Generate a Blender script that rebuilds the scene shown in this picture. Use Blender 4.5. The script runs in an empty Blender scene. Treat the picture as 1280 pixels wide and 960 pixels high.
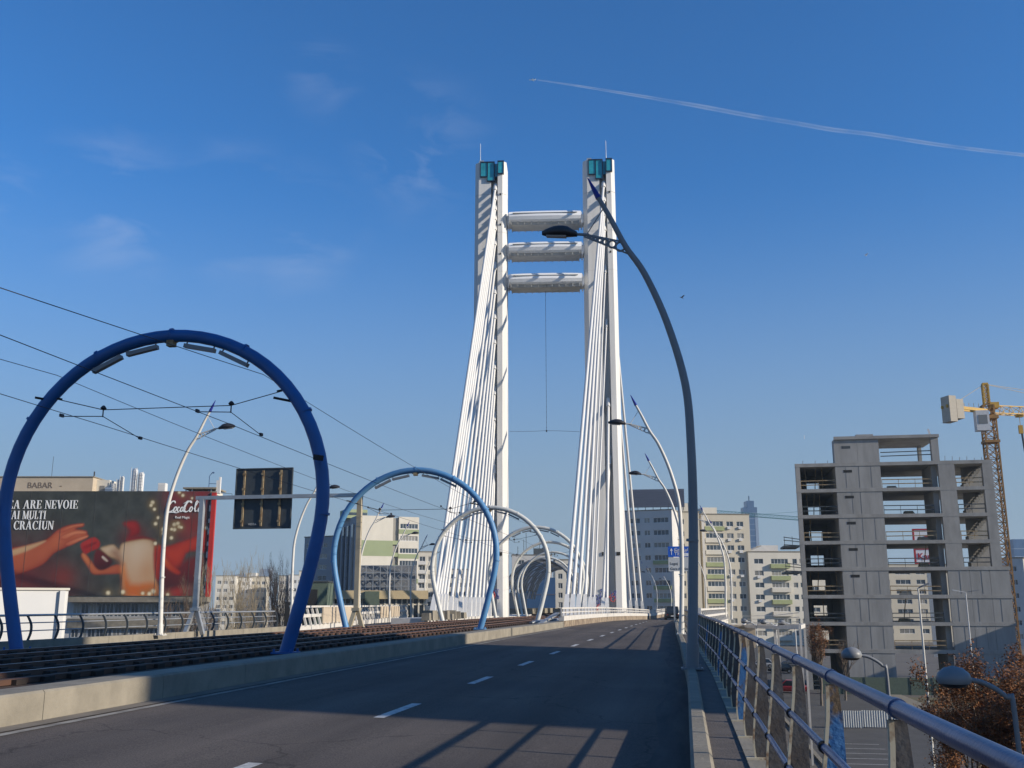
import bpy, bmesh, math, random
from mathutils import Vector, Matrix
R = math.radians
random.seed(7)
scn = bpy.context.scene
COL = scn.collection

# ------------------------------------------------------------------ camera
EYE = 1.55
FPX = 1250.0                       # focal length in pixels of the 1280 px wide photograph
PITCH = math.atan(276 / FPX)
YAW = math.atan(216 / math.hypot(FPX, 276))
cam_data = bpy.data.cameras.new('camera')
cam = bpy.data.objects.new('camera', cam_data)
COL.objects.link(cam)
cam_data.sensor_width = 36
cam_data.lens = 36 * FPX / 1280
cam_data.clip_start = 0.1
cam_data.clip_end = 30000
cam.location = (0, 0, EYE)
cam.rotation_euler = (R(90) + PITCH, 0, YAW)
scn.camera = cam

# ------------------------------------------------------------------ sky and sun
SUN_EL = R(19.7)
SUN_AZ = R(-10.0)                   # measured from +X towards +Y
sun_dir = Vector((math.cos(SUN_AZ) * math.cos(SUN_EL), math.sin(SUN_AZ) * math.cos(SUN_EL), math.sin(SUN_EL)))
world = bpy.data.worlds.new('World')
scn.world = world
world.use_nodes = True
wn, wl = world.node_tree.nodes, world.node_tree.links
bg = wn['Background']
sky = wn.new('ShaderNodeTexSky')
sky.sky_type = 'NISHITA'
sky.sun_disc = False
sky.sun_elevation = SUN_EL
sky.sun_rotation = R(90) - SUN_AZ
sky.altitude = 60
sky.air_density = 1.0
sky.dust_density = 0.2
sky.ozone_density = 9.0
bg.inputs[1].default_value = 0.132
sun_data = bpy.data.lights.new('sun', 'SUN')
sun_data.energy = 5.0
sun_data.angle = R(0.5)
sun_data.color = (1.0, 0.90, 0.76)
sun = bpy.data.objects.new('sun', sun_data)
COL.objects.link(sun)
sun.rotation_euler = (-sun_dir).to_track_quat('-Z', 'Y').to_euler()
scn.view_settings.view_transform = 'Standard'
scn.view_settings.look = 'None'
scn.view_settings.exposure = 0.3
scn.view_settings.gamma = 1.0
scn.view_settings.use_curve_mapping = False
scn.cycles.max_bounces = 6
scn.cycles.transparent_max_bounces = 12


def pix(px, py, c):
    """world point seen at a pixel of the photograph, c metres ahead (horizontal depth)"""
    u, v = px - 640, py - 480
    f = FPX * math.cos(PITCH) + v * math.sin(PITCH)
    z = FPX * math.sin(PITCH) - v * math.cos(PITCH)
    t = c / f
    r = u * t
    return Vector((r * math.cos(YAW) - c * math.sin(YAW), r * math.sin(YAW) + c * math.cos(YAW), EYE + z * t))


# faint high clouds, part of the sky itself
tc = wn.new('ShaderNodeTexCoord')
mp = wn.new('ShaderNodeMapping')
mp.inputs['Scale'].default_value = (5, 5, 13)
nz = wn.new('ShaderNodeTexNoise')
nz.inputs['Scale'].default_value = 1.6
nz.inputs['Detail'].default_value = 6
nz.inputs['Roughness'].default_value = 0.55
nz.inputs['Distortion'].default_value = 0.6
rp = wn.new('ShaderNodeValToRGB')
rp.color_ramp.elements[0].position = 0.48
rp.color_ramp.elements[1].position = 0.84
wl.new(tc.outputs['Generated'], mp.inputs[0])
wl.new(mp.outputs[0], nz.inputs['Vector'])
wl.new(nz.outputs['Fac'], rp.inputs[0])
acc = None
for (px, py, w) in ((150, 258, 0.060), (290, 268, 0.055), (372, 288, 0.050), (530, 188, 0.055), (405, 98, 0.03), (5, 242, 0.03)):
    d = (pix(px, py, 1000) - Vector((0, 0, EYE))).normalized()
    dist = wn.new('ShaderNodeVectorMath'); dist.operation = 'DISTANCE'
    dist.inputs[1].default_value = d
    wl.new(tc.outputs['Generated'], dist.inputs[0])
    mr = wn.new('ShaderNodeMapRange')
    mr.interpolation_type = 'SMOOTHERSTEP'
    mr.inputs[1].default_value = 0.0
    mr.inputs[2].default_value = w * 1.75
    mr.inputs[3].default_value = 1.0
    mr.inputs[4].default_value = 0.0
    wl.new(dist.outputs['Value'], mr.inputs[0])
    if acc is None:
        acc = mr
    else:
        mx = wn.new('ShaderNodeMath'); mx.operation = 'MAXIMUM'
        wl.new(acc.outputs[0], mx.inputs[0]); wl.new(mr.outputs[0], mx.inputs[1])
        acc = mx
mul = wn.new('ShaderNodeMath'); mul.operation = 'MULTIPLY'
wl.new(acc.outputs[0], mul.inputs[0]); wl.new(rp.outputs[0], mul.inputs[1])
mul2 = wn.new('ShaderNodeMath'); mul2.operation = 'MULTIPLY'
mul2.inputs[1].default_value = 0.34
wl.new(mul.outputs[0], mul2.inputs[0])
cm = wn.new('ShaderNodeMixRGB')
cm.inputs[2].default_value = (4.2, 4.4, 5.0, 1)
wl.new(mul2.outputs[0], cm.inputs[0])
sx = wn.new('ShaderNodeSeparateXYZ')
wl.new(tc.outputs['Generated'], sx.inputs[0])
hz = wn.new('ShaderNodeValToRGB')
hz.color_ramp.interpolation = 'EASE'
hz.color_ramp.elements[0].position = 0.02
hz.color_ramp.elements[0].color = (.94, .94, .94, 1)
hz.color_ramp.elements[1].position = 0.42
hz.color_ramp.elements[1].color = (0, 0, 0, 1)
wl.new(sx.outputs['Z'], hz.inputs[0])
hm = wn.new('ShaderNodeMixRGB')
hm.inputs[2].default_value = (1.68, 2.16, 2.62, 1)       # dusty air low over the city
wl.new(hz.outputs[0], hm.inputs[0])
sm = wn.new('ShaderNodeMixRGB'); sm.blend_type = 'MULTIPLY'; sm.inputs[0].default_value = 1
sm.inputs[2].default_value = (.66, 1.0, 1.05, 1)         # cleaner winter blue
wl.new(sky.outputs[0], sm.inputs[1])
wl.new(sm.outputs[0], hm.inputs[1])
wl.new(hm.outputs[0], cm.inputs[1])
wl.new(cm.outputs[0], bg.inputs[0])


# ------------------------------------------------------------------ materials
def mat(name, col, rough=0.7, metal=0.0, var=0.12, scale=3.0, col2=None, spread=0.5, sharp=0.12, stretch=(1, 1, 1), bump=0.0, bscale=40, spec=0.4, alpha=None):
    m = bpy.data.materials.new(name)
    m.use_nodes = True
    n, l = m.node_tree.nodes, m.node_tree.links
    b = n['Principled BSDF']
    b.inputs['Roughness'].default_value = rough
    b.inputs['Metallic'].default_value = metal
    b.inputs['Specular IOR Level'].default_value = spec
    t = n.new('ShaderNodeTexCoord')
    g = n.new('ShaderNodeMapping')
    g.inputs['Scale'].default_value = stretch
    l.new(t.outputs['Object'], g.inputs[0])
    z = n.new('ShaderNodeTexNoise')
    z.inputs['Scale'].default_value = scale
    z.inputs['Detail'].default_value = 7
    z.inputs['Roughness'].default_value = 0.62
    l.new(g.outputs[0], z.inputs['Vector'])
    r = n.new('ShaderNodeValToRGB')
    e = r.color_ramp.elements
    if col2 is None:
        e[0].position, e[1].position = 0.25, 0.75
        e[0].color = [max(0, c * (1 - var)) for c in col] + [1]
        e[1].color = [min(1, c * (1 + var)) for c in col] + [1]
    else:
        e[0].position, e[1].position = spread - sharp, spread + sharp
        e[0].color = list(col) + [1]
        e[1].color = list(col2) + [1]
    l.new(z.outputs['Fac'], r.inputs[0])
    l.new(r.outputs[0], b.inputs['Base Color'])
    if bump:
        z2 = n.new('ShaderNodeTexNoise')
        z2.inputs['Scale'].default_value = bscale
        z2.inputs['Detail'].default_value = 5
        l.new(t.outputs['Object'], z2.inputs['Vector'])
        bp = n.new('ShaderNodeBump')
        bp.inputs['Strength'].default_value = bump
        bp.inputs['Distance'].default_value = 0.02
        l.new(z2.outputs['Fac'], bp.inputs['Height'])
        l.new(bp.outputs[0], b.inputs['Normal'])
    return m


M = {}
M['white_conc'] = mat('white_painted_concrete', (.68, .665, .63), .75, col2=(.54, .525, .49), spread=.58, sharp=.2, scale=.9, stretch=(1.4, 1.4, .07), bump=.1, bscale=6)
M['white_steel'] = mat('white_steel', (.64, .63, .60), .45, var=.05, scale=1)
M['white_rail'] = mat('white_rail_paint', (.56, .53, .48), .6, var=.15, scale=2)
M['pod'] = mat('pod_white_panel', (.80, .80, .79), .5, var=.08, scale=.6, stretch=(.3, 1, 2))
M['pod_dark'] = mat('pod_grey_skirt', (.42, .42, .40), .6, var=.2, scale=1)
M['teal'] = mat('teal_glass', (.03, .30, .36), .12, var=.4, scale=.8, spec=.8)
M['teal_frame'] = mat('dark_blue_frame', (.012, .03, .06), .5)
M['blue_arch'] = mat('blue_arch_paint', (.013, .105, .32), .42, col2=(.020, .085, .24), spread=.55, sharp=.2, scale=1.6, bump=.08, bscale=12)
M['pale_arch'] = mat('pale_blue_arch_paint', (.075, .225, .43), .48, col2=(.10, .21, .36), spread=.55, sharp=.2, scale=1.6, bump=.08, bscale=12)  # paler blue for the second arch than for the nearest
M['grey_arch'] = mat('pale_grey_arch_paint', (.54, .54, .50), .5, var=.1, scale=.8)
M['lamp_grey'] = mat('grey_lamp_paint', (.20, .205, .21), .45, var=.1, scale=2)
M['lamp_pale'] = mat('pale_lamp_paint', (.58, .56, .51), .45, var=.1, scale=2)
M['tip_blue'] = mat('deep_blue_tip', (.015, .02, .22), .4)
M['lamp_head'] = mat('dark_lamp_head', (.035, .035, .04), .4)
M['glass'] = mat('window_glass', (.05, .065, .08), .12, var=.6, scale=.35, spec=.7)
def pane_mat():
    m = M['glass']; n, l = m.node_tree.nodes, m.node_tree.links
    b = n['Principled BSDF']; src = b.inputs['Base Color'].links[0].from_socket
    oi = n.new('ShaderNodeObjectInfo'); r = n.new('ShaderNodeValToRGB'); r.color_ramp.interpolation = 'CONSTANT'
    e = r.color_ramp.elements; e[0].color = (0, 0, 0, 1); e[1].position = .62; e[1].color = (.55, .55, .55, 1)
    k = e.new(.85); k.color = (.9, .9, .9, 1)
    l.new(oi.outputs['Random'], r.inputs[0])
    x = n.new('ShaderNodeMixRGB'); x.inputs[2].default_value = (.30, .28, .24, 1)      # drawn curtains behind some panes
    l.new(r.outputs[0], x.inputs[0]); l.new(src, x.inputs[1]); l.new(x.outputs[0], b.inputs['Base Color'])
pane_mat()
M['car_glass'] = mat('car_window_glass', (.02, .024, .028), .08, spec=.7)
M['lamp_glass'] = mat('lamp_glass', (.35, .36, .36), .2)
M['black'] = mat('black_rubber', (.018, .018, .018), .8)
M['wire'] = mat('dark_wire', (.03, .03, .035), .6)
M['galv'] = mat('galvanised_steel', (.42, .43, .43), .42, .55, var=.15, scale=3)
M['sign_back'] = mat('dark_sign_back', (.055, .065, .07), .6, var=.2, scale=2)
M['rust_rib'] = mat('rusty_rib', (.22, .14, .07), .8, col2=(.34, .27, .16), scale=5)
M['tan_steel'] = mat('tan_gantry_paint', (.36, .31, .22), .6, var=.15, scale=2)
M['rail_blue'] = mat('blue_rail_paint', (.060, .098, .205), .34, var=.35, scale=5, stretch=(1, .3, 1), metal=.45, bump=.1, bscale=60, spec=.5)
M['fin'] = mat('peeling_blue_paint', (.035, .13, .30), .6, col2=(.12, .08, .045), spread=.53, sharp=.035, scale=2.6, bump=.4, bscale=30)
M['fin_rust'] = mat('rusty_fin', (.060, .044, .034), .8, col2=(.095, .100, .105), spread=.5, sharp=.16, scale=3.5, bump=.25, bscale=30)
M['fin_edge'] = mat('worn_fin_edge', (.48, .42, .30), .6, col2=(.22, .13, .07), spread=.56, sharp=.06, scale=9)
M['conc'] = mat('kerb_concrete', (.225, .20, .155), .9, var=.28, scale=1.6, bump=.3, bscale=25)
M['conc_dark'] = mat('dark_footway', (.10, .085, .075), .9, var=.3, scale=4, bump=.4, bscale=50)
M['frame_conc'] = mat('raw_grey_concrete', (.37, .36, .335), .92, col2=(.21, .20, .185), spread=.52, sharp=.26, scale=.55, stretch=(1, 1, .5), bump=.25, bscale=5)
M['frame_conc2'] = mat('raw_concrete_panel', (.36, .35, .33), .92, col2=(.23, .225, .21), spread=.52, sharp=.26, scale=.7, stretch=(1.3, 1, .22), bump=.25, bscale=5)
M['seam'] = mat('concrete_joint', (.20, .195, .185), .9)
M['stone'] = mat('brown_stone_blocks', (.30, .24, .17), .9, col2=(.16, .12, .085), spread=.5, sharp=.08, scale=1.6, bump=.5, bscale=8)
M['paint'] = mat('road_paint', (.50, .50, .48), .8, col2=(.16, .155, .15), spread=.60, sharp=.10, scale=6)
M['dusty_paint'] = mat('dusty_edge_paint', (.30, .285, .25), .9, col2=(.12, .11, .10), spread=.58, sharp=.14, scale=5, stretch=(1, .4, 1))
M['rust'] = mat('rusty_rail', (.085, .042, .026), .85, var=.35, scale=3, stretch=(1, .2, 1))
M['rail_top'] = mat('worn_rail_steel', (.25, .22, .20), .35, .7, var=.15)
M['sleeper'] = mat('dark_timber_sleeper', (.028, .020, .016), .9, var=.3, scale=4)
M['ballast'] = mat('brown_track_bed', (.085, .052, .034), .95, col2=(.04, .026, .019), spread=.5, sharp=.2, scale=9, bump=.8, bscale=30)
M['cream'] = mat('cream_render', (.52, .47, .37), .9, var=.1, scale=.25, stretch=(1, 1, .5))
M['cream2'] = mat('pale_cream_render', (.60, .56, .47), .9, var=.1, scale=.25, stretch=(1, 1, .5))
M['greyblock'] = mat('grey_render', (.52, .505, .475), .9, var=.1, scale=.3)
M['green_panel'] = mat('olive_green_panel', (.31, .34, .17), .85, var=.12, scale=.5)
M['green_band'] = mat('leaf_green_band', (.285, .325, .185), .9, var=.06, scale=.4)
M['shaded_side'] = mat('shaded_render', (.30, .31, .32), .9, var=.08, scale=.3)  # shade of the unlit walls put into a darker, bluer colour
M['white_wall'] = mat('white_wall', (.62, .61, .58), .8, var=.04, scale=.3)
M['beige'] = mat('beige_roof_wall', (.46, .38, .28), .9, var=.12, scale=.5)
M['tan_roof'] = mat('tan_canopy', (.50, .40, .24), .8, var=.1, scale=.6)
M['hoard'] = mat('dark_green_hoarding', (.09, .12, .09), .8, var=.2)
M['silver'] = mat('silver_tank', (.55, .55, .54), .45, .2, var=.15, scale=.6)
M['board_grey'] = mat('slate_billboard_back', (.085, .10, .14), .7, var=.15, scale=.6, stretch=(.4, 1, 6))
M['tower_blue'] = mat('blue_curtain_wall', (.045, .10, .20), .3, var=.25, scale=.06, stretch=(3, 3, .6))
M['tower_pale'] = mat('pale_blue_wall', (.24, .30, .38), .5)
M['crane'] = mat('yellow_crane_paint', (.56, .33, .05), .55, var=.15, scale=1)
M['crane_mast'] = mat('rusty_crane_mast', (.30, .16, .05), .75, var=.3, scale=1)
M['ballast_block'] = mat('concrete_counterweight', (.42, .38, .31), .9, var=.1)
M['crane_green'] = mat('pale_green_crane', (.16, .34, .32), .6)
M['cab'] = mat('white_cab', (.55, .55, .54), .6)
M['sign_blue'] = mat('blue_sign', (.01, .10, .50), .5, var=.05)
M['sign_white'] = mat('white_sign', (.75, .75, .74), .5, var=.05)
M['sign_grey'] = mat('pale_grey_sign', (.52, .53, .52), .5, var=.05)
M['letter'] = mat('white_letter', (.80, .80, .78), .6, var=.03)
M['dark_letter'] = mat('dark_letter', (.06, .06, .06), .7)
M['red_letter'] = mat('red_letter', (.42, .015, .02), .5)
M['graffiti'] = mat('dark_graffiti', (.16, .12, .09), .8, var=.4)
M['graf_red'] = mat('red_graffiti', (.55, .09, .08), .7)
M['graf_blue'] = mat('blue_graffiti', (.07, .09, .28), .7)
M['bark'] = mat('grey_bark', (.17, .14, .11), .95, var=.3, scale=4, bump=.4, bscale=20)
M['twig'] = mat('brown_twigs', (.16, .115, .08), .95, var=.3, scale=4)
M['red_twig'] = mat('pale_reddish_twigs', (.27, .185, .125), .95, var=.3, scale=4)
M['pale_twig'] = mat('pale_dry_stems', (.33, .27, .18), .95, var=.25, scale=4)
M['dark_twig'] = mat('dark_twigs', (.07, .06, .055), .95, var=.3, scale=4)
M['seed1'] = mat('russet_seed_clusters', (.30, .125, .045), .9, var=.35, scale=1.5)
M['seed2'] = mat('dry_brown_leaves', (.16, .085, .045), .9, var=.35, scale=1.5)
M['grass'] = mat('winter_grass', (.10, .10, .045), .95, col2=(.15, .12, .08), spread=.5, sharp=.2, scale=.6, bump=.5, bscale=15)
M['dirt'] = mat('city_ground', (.15, .13, .105), .95, col2=(.10, .09, .08), spread=.5, sharp=.2, scale=.12, bump=.3, bscale=3)
M['street'] = mat('street_asphalt', (.075, .073, .07), .9, var=.25, scale=.5, bump=.3, bscale=30)
M['fence_white'] = mat('pale_corrugated_sheet', (.50, .51, .50), .6, var=.1)
M['contrail'] = None


def asphalt():
    m = mat('worn_asphalt', (.092, .079, .070), .86, var=.22, scale=.9, stretch=(2.2, .12, 1), bump=.45, bscale=90, spec=.25)
    n, l = m.node_tree.nodes, m.node_tree.links
    b = n['Principled BSDF']
    src = b.inputs['Base Color'].links[0].from_socket
    t = n.new('ShaderNodeTexCoord')
    g = n.new('ShaderNodeTexNoise'); g.inputs['Scale'].default_value = 55; g.inputs['Detail'].default_value = 3
    l.new(t.outputs['Object'], g.inputs['Vector'])
    r = n.new('ShaderNodeValToRGB')
    r.color_ramp.elements[0].position = .3; r.color_ramp.elements[1].position = .75
    r.color_ramp.elements[0].color = (.6, .6, .6, 1); r.color_ramp.elements[1].color = (1.55, 1.52, 1.48, 1)
    l.new(g.outputs['Fac'], r.inputs[0])
    x = n.new('ShaderNodeMixRGB'); x.blend_type = 'MULTIPLY'; x.inputs[0].default_value = 1
    l.new(src, x.inputs[1]); l.new(r.outputs[0], x.inputs[2])
    # broad repair patches and stains
    p = n.new('ShaderNodeTexNoise'); p.inputs['Scale'].default_value = .23; p.inputs['Detail'].default_value = 4
    l.new(t.outputs['Object'], p.inputs['Vector'])
    r2 = n.new('ShaderNodeValToRGB')
    r2.color_ramp.elements[0].position = .38; r2.color_ramp.elements[1].position = .62
    r2.color_ramp.elements[0].color = (.86, .86, .88, 1); r2.color_ramp.elements[1].color = (1.12, 1.1, 1.07, 1)
    l.new(p.outputs['Fac'], r2.inputs[0])
    y = n.new('ShaderNodeMixRGB'); y.blend_type = 'MULTIPLY'; y.inputs[0].default_value = 1
    l.new(x.outputs[0], y.inputs[1]); l.new(r2.outputs[0], y.inputs[2])
    w = n.new('ShaderNodeTexWave'); w.wave_type = 'BANDS'; w.bands_direction = 'X'; w.wave_profile = 'SIN'
    w.inputs['Scale'].default_value = .155; w.inputs['Distortion'].default_value = .5; w.inputs['Detail'].default_value = 2; w.inputs['Detail Scale'].default_value = .25
    l.new(t.outputs['Object'], w.inputs['Vector'])
    r4 = n.new('ShaderNodeMapRange'); r4.inputs[3].default_value = .88; r4.inputs[4].default_value = 1.10
    l.new(w.outputs['Fac'], r4.inputs[0])
    y2 = n.new('ShaderNodeMixRGB'); y2.blend_type = 'MULTIPLY'; y2.inputs[0].default_value = 1
    l.new(y.outputs[0], y2.inputs[1]); l.new(r4.outputs[0], y2.inputs[2])
    # hairline cracks sealed with bitumen
    dn = n.new('ShaderNodeTexNoise'); dn.inputs['Scale'].default_value = 1.3; dn.inputs['Detail'].default_value = 4
    l.new(t.outputs['Object'], dn.inputs['Vector'])
    ad_ = n.new('ShaderNodeMixRGB'); ad_.blend_type = 'ADD'; ad_.inputs[0].default_value = .9
    l.new(t.outputs['Object'], ad_.inputs[1]); l.new(dn.outputs['Color'], ad_.inputs[2])
    vo = n.new('ShaderNodeTexVoronoi'); vo.feature = 'DISTANCE_TO_EDGE'; vo.inputs['Scale'].default_value = .21
    l.new(ad_.outputs[0], vo.inputs['Vector'])
    r5 = n.new('ShaderNodeMapRange'); r5.inputs[1].default_value = .0; r5.inputs[2].default_value = .006; r5.inputs[3].default_value = .55; r5.inputs[4].default_value = 1
    l.new(vo.outputs['Distance'], r5.inputs[0])
    y3 = n.new('ShaderNodeMixRGB'); y3.blend_type = 'MULTIPLY'; y3.inputs[0].default_value = 1
    l.new(y2.outputs[0], y3.inputs[1]); l.new(r5.outputs[0], y3.inputs[2])
    l.new(y3.outputs[0], b.inputs['Base Color'])
    return m


M['asphalt'] = asphalt()


def trail_mat():
    m = bpy.data.materials.new('thin_ice_cloud')
    m.use_nodes = True
    n, l = m.node_tree.nodes, m.node_tree.links
    n.clear()
    o = n.new('ShaderNodeOutputMaterial')
    d = n.new('ShaderNodeBsdfDiffuse'); d.inputs[0].default_value = (.9, .9, .92, 1)
    t = n.new('ShaderNodeBsdfTransparent')
    x = n.new('ShaderNodeMixShader')
    lw = n.new('ShaderNodeLayerWeight'); lw.inputs[0].default_value = .5
    tx = n.new('ShaderNodeTexCoord')
    z = n.new('ShaderNodeTexNoise'); z.inputs['Scale'].default_value = .006; z.inputs['Detail'].default_value = 5
    l.new(tx.outputs['Object'], z.inputs['Vector'])
    r = n.new('ShaderNodeMapRange')
    r.inputs[1].default_value = 0; r.inputs[2].default_value = 1; r.inputs[3].default_value = .2; r.inputs[4].default_value = 0
    l.new(lw.outputs['Facing'], r.inputs[0])
    mm = n.new('ShaderNodeMath'); mm.operation = 'MULTIPLY'
    r3 = n.new('ShaderNodeMapRange')
    r3.inputs[1].default_value = .3; r3.inputs[2].default_value = .7; r3.inputs[3].default_value = .3; r3.inputs[4].default_value = 1.35
    l.new(z.outputs['Fac'], r3.inputs[0])
    l.new(r.outputs[0], mm.inputs[0]); l.new(r3.outputs[0], mm.inputs[1])
    tl = n.new('ShaderNodeBsdfTranslucent'); tl.inputs[0].default_value = (.9, .9, .92, 1)
    x2 = n.new('ShaderNodeMixShader'); l.new(d.outputs[0], x2.inputs[1]); l.new(tl.outputs[0], x2.inputs[2])
    l.new(mm.outputs[0], x.inputs[0]); l.new(t.outputs[0], x.inputs[1]); l.new(x2.outputs[0], x.inputs[2])
    l.new(x.outputs[0], o.inputs[0])
    return m


M['contrail'] = trail_mat()


# ------------------------------------------------------------------ mesh helpers
def frame(d):
    d = d.normalized()
    a = Vector((0, 0, 1)) if abs(d.z) < .95 else Vector((0, 1, 0))
    s = d.cross(a).normalized()
    return s, s.cross(d).normalized()


class MB:
    def __init__(self):
        self.v, self.f, self.m, self.s = [], [], [], []

    def add(self, verts, faces, m=0, s=False):
        k = len(self.v)
        self.v += [tuple(p) for p in verts]
        for f in faces:
            self.f.append([i + k for i in f]); self.m.append(m); self.s.append(s)
        return self

    def box(self, x0, x1, y0, y1, z0, z1, m=0):
        v = [(x, y, z) for z in (z0, z1) for y in (y0, y1) for x in (x0, x1)]
        return self.add(v, [(0, 2, 3, 1), (4, 5, 7, 6), (0, 1, 5, 4), (2, 6, 7, 3), (0, 4, 6, 2), (1, 3, 7, 5)], m)

    def bar(self, p, q, w, h, m=0):
        p, q = Vector(p), Vector(q)
        s, u = frame(q - p)
        s *= w / 2; u *= h / 2
        v = [p - s - u, p + s - u, p + s + u, p - s + u, q - s - u, q + s - u, q + s + u, q - s + u]
        return self.add(v, [(0, 3, 2, 1), (4, 5, 6, 7), (0, 1, 5, 4), (1, 2, 6, 5), (2, 3, 7, 6), (3, 0, 4, 7)], m)

    def tube(self, path, r, n=8, m=0, s=True, cap=True, closed=False):
        P = [Vector(p) for p in path]
        k = len(P)
        if not isinstance(r, (list, tuple)):
            r = [r] * k
        v, f = [], []
        ps = None
        for i in range(k):
            if closed:
                d = P[(i + 1) % k] - P[i - 1]
            else:
                d = P[min(i + 1, k - 1)] - P[max(i - 1, 0)]
            if ps is None:
                a, b = frame(d)
            else:
                d = d.normalized()
                a = ps - d * ps.dot(d)
                if a.length < 1e-5:
                    a, b = frame(d)
                a.normalize(); b = a.cross(d).normalized()
            ps = a
            for j in range(n):
                t = 2 * math.pi * j / n
                v.append(P[i] + (a * math.cos(t) + b * math.sin(t)) * r[i])
        for i in range(k if closed else k - 1):
            o, q = i * n, ((i + 1) % k) * n
            for j in range(n):
                f.append((o + j, o + (j + 1) % n, q + (j + 1) % n, q + j))
        self.add(v, f, m, s)
        if cap and not closed:
            self.add(v[:n], [tuple(range(n))], m); self.add(v[-n:], [tuple(range(n))], m)
        return self

    def prism(self, pts, vec, m=0):
        P = [Vector(p) for p in pts]; vec = Vector(vec); n = len(P)
        v = P + [p + vec for p in P]
        f = [tuple(range(n))[::-1], tuple(range(n, 2 * n))] + [(i, (i + 1) % n, n + (i + 1) % n, n + i) for i in range(n)]
        return self.add(v, f, m)

    def loft(self, rings, m=0, s=False, cap=True):
        n = len(rings[0]); v = [p for r in rings for p in r]; f = []
        for i in range(len(rings) - 1):
            for j in range(n):
                f.append((i * n + j, i * n + (j + 1) % n, (i + 1) * n + (j + 1) % n, (i + 1) * n + j))
        self.add(v, f, m, s)
        if cap:
            self.add(rings[0], [tuple(range(n))], m); self.add(rings[-1], [tuple(range(n))], m)
        return self

    def lathe(self, prof, c=(0, 0, 0), n=14, m=0, s=True):
        rings = [[(c[0] + r * math.cos(2 * math.pi * j / n), c[1] + r * math.sin(2 * math.pi * j / n), c[2] + z) for j in range(n)] for r, z in prof]
        return self.loft(rings, m, s)

    def build(self, name, mats, parent=None, loc=(0, 0, 0), rz=0, fix=True):
        me = bpy.data.meshes.new(name)
        me.from_pydata(self.v, [], self.f)
        if not isinstance(mats, (list, tuple)):
            mats = [mats]
        for x in mats:
            me.materials.append(M[x] if isinstance(x, str) else x)
        me.polygons.foreach_set('material_index', self.m)
        me.polygons.foreach_set('use_smooth', self.s)
        if fix:
            b = bmesh.new(); b.from_mesh(me)
            bmesh.ops.recalc_face_normals(b, faces=b.faces)
            b.to_mesh(me); b.free()
        o = bpy.data.objects.new(name, me)
        COL.objects.link(o)
        o.location = loc; o.rotation_euler = (0, 0, rz)
        if parent: o.parent = parent
        return o


def tag(o, label=None, cat=None, group=None, kind=None):
    if label: o['label'] = label
    if cat: o['category'] = cat
    if group: o['group'] = group
    if kind: o['kind'] = kind
    return o


def thing(name, loc, label, cat, group=None, rz=0):
    o = bpy.data.objects.new(name, None)
    COL.objects.link(o)
    o.empty_display_size = .3
    o.location = loc; o.rotation_euler = (0, 0, rz)
    return tag(o, label, cat, group)


def struct(name, mb, m):
    return tag(mb.build(name, m), None, None, None, 'structure')


def copy_tree(o, parent=None):
    c = o.copy(); COL.objects.link(c)
    if parent: c.parent = parent
    for ch in list(o.children): copy_tree(ch, c)
    return c


def inst(src, parent, loc, rz=0, name=None):
    """another part sharing a part's mesh"""
    c = bpy.data.objects.new(name or src.name.split('.')[0], src.data)
    COL.objects.link(c); c.parent = parent; c.location = loc; c.rotation_euler = (0, 0, rz)
    return c


def text(name, body, size, m, parent, loc, rot, depth=.01, align='LEFT', bold=0.0):
    cu = bpy.data.curves.new(name, 'FONT')
    cu.body = body; cu.size = size; cu.extrude = depth; cu.align_x = align; cu.offset = bold
    t = bpy.data.objects.new(name, cu)
    COL.objects.link(t)
    dg = bpy.context.evaluated_depsgraph_get()
    me = bpy.data.meshes.new_from_object(t.evaluated_get(dg))
    bpy.data.objects.remove(t)
    o = bpy.data.objects.new(name, me); COL.objects.link(o)
    me.materials.clear(); me.materials.append(M[m])
    o.location = loc; o.rotation_euler = rot
    if parent: o.parent = parent
    return o


def lerp(tab, x):
    if x <= tab[0][0]: return tab[0][1]
    for (a, b), (c, d) in zip(tab, tab[1:]):
        if x <= c: return b + (d - b) * (x - a) / (c - a)
    return tab[-1][1]


def smooth_path(pts, n):
    P = [Vector(p) for p in pts]; out = []
    for i in range(len(P) - 1):
        a, b, c, d = P[max(i - 1, 0)], P[i], P[i + 1], P[min(i + 2, len(P) - 1)]
        for k in range(n):
            t = k / n
            out.append(.5 * ((2 * b) + (c - a) * t + (2 * a - 5 * b + 4 * c - d) * t * t + (3 * b - a - 3 * c + d) * t ** 3))
    out.append(P[-1])
    return out


# ------------------------------------------------------------------ winter haze
hzm = bpy.data.materials.new('thin_haze'); hzm.use_nodes = True
hzm.node_tree.nodes.clear()
ho = hzm.node_tree.nodes.new('ShaderNodeOutputMaterial'); hv = hzm.node_tree.nodes.new('ShaderNodeVolumePrincipled')
hv.inputs['Color'].default_value = (.66, .84, 1, 1)
hv.inputs['Density'].default_value = .00017
hv.inputs['Anisotropy'].default_value = .1
hzm.node_tree.links.new(hv.outputs[0], ho.inputs['Volume'])
mb = MB(); mb.box(-1560, 1560, -660, 3060, -10.6, 142)
tag(mb.build('haze', hzm), kind='stuff')

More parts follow.
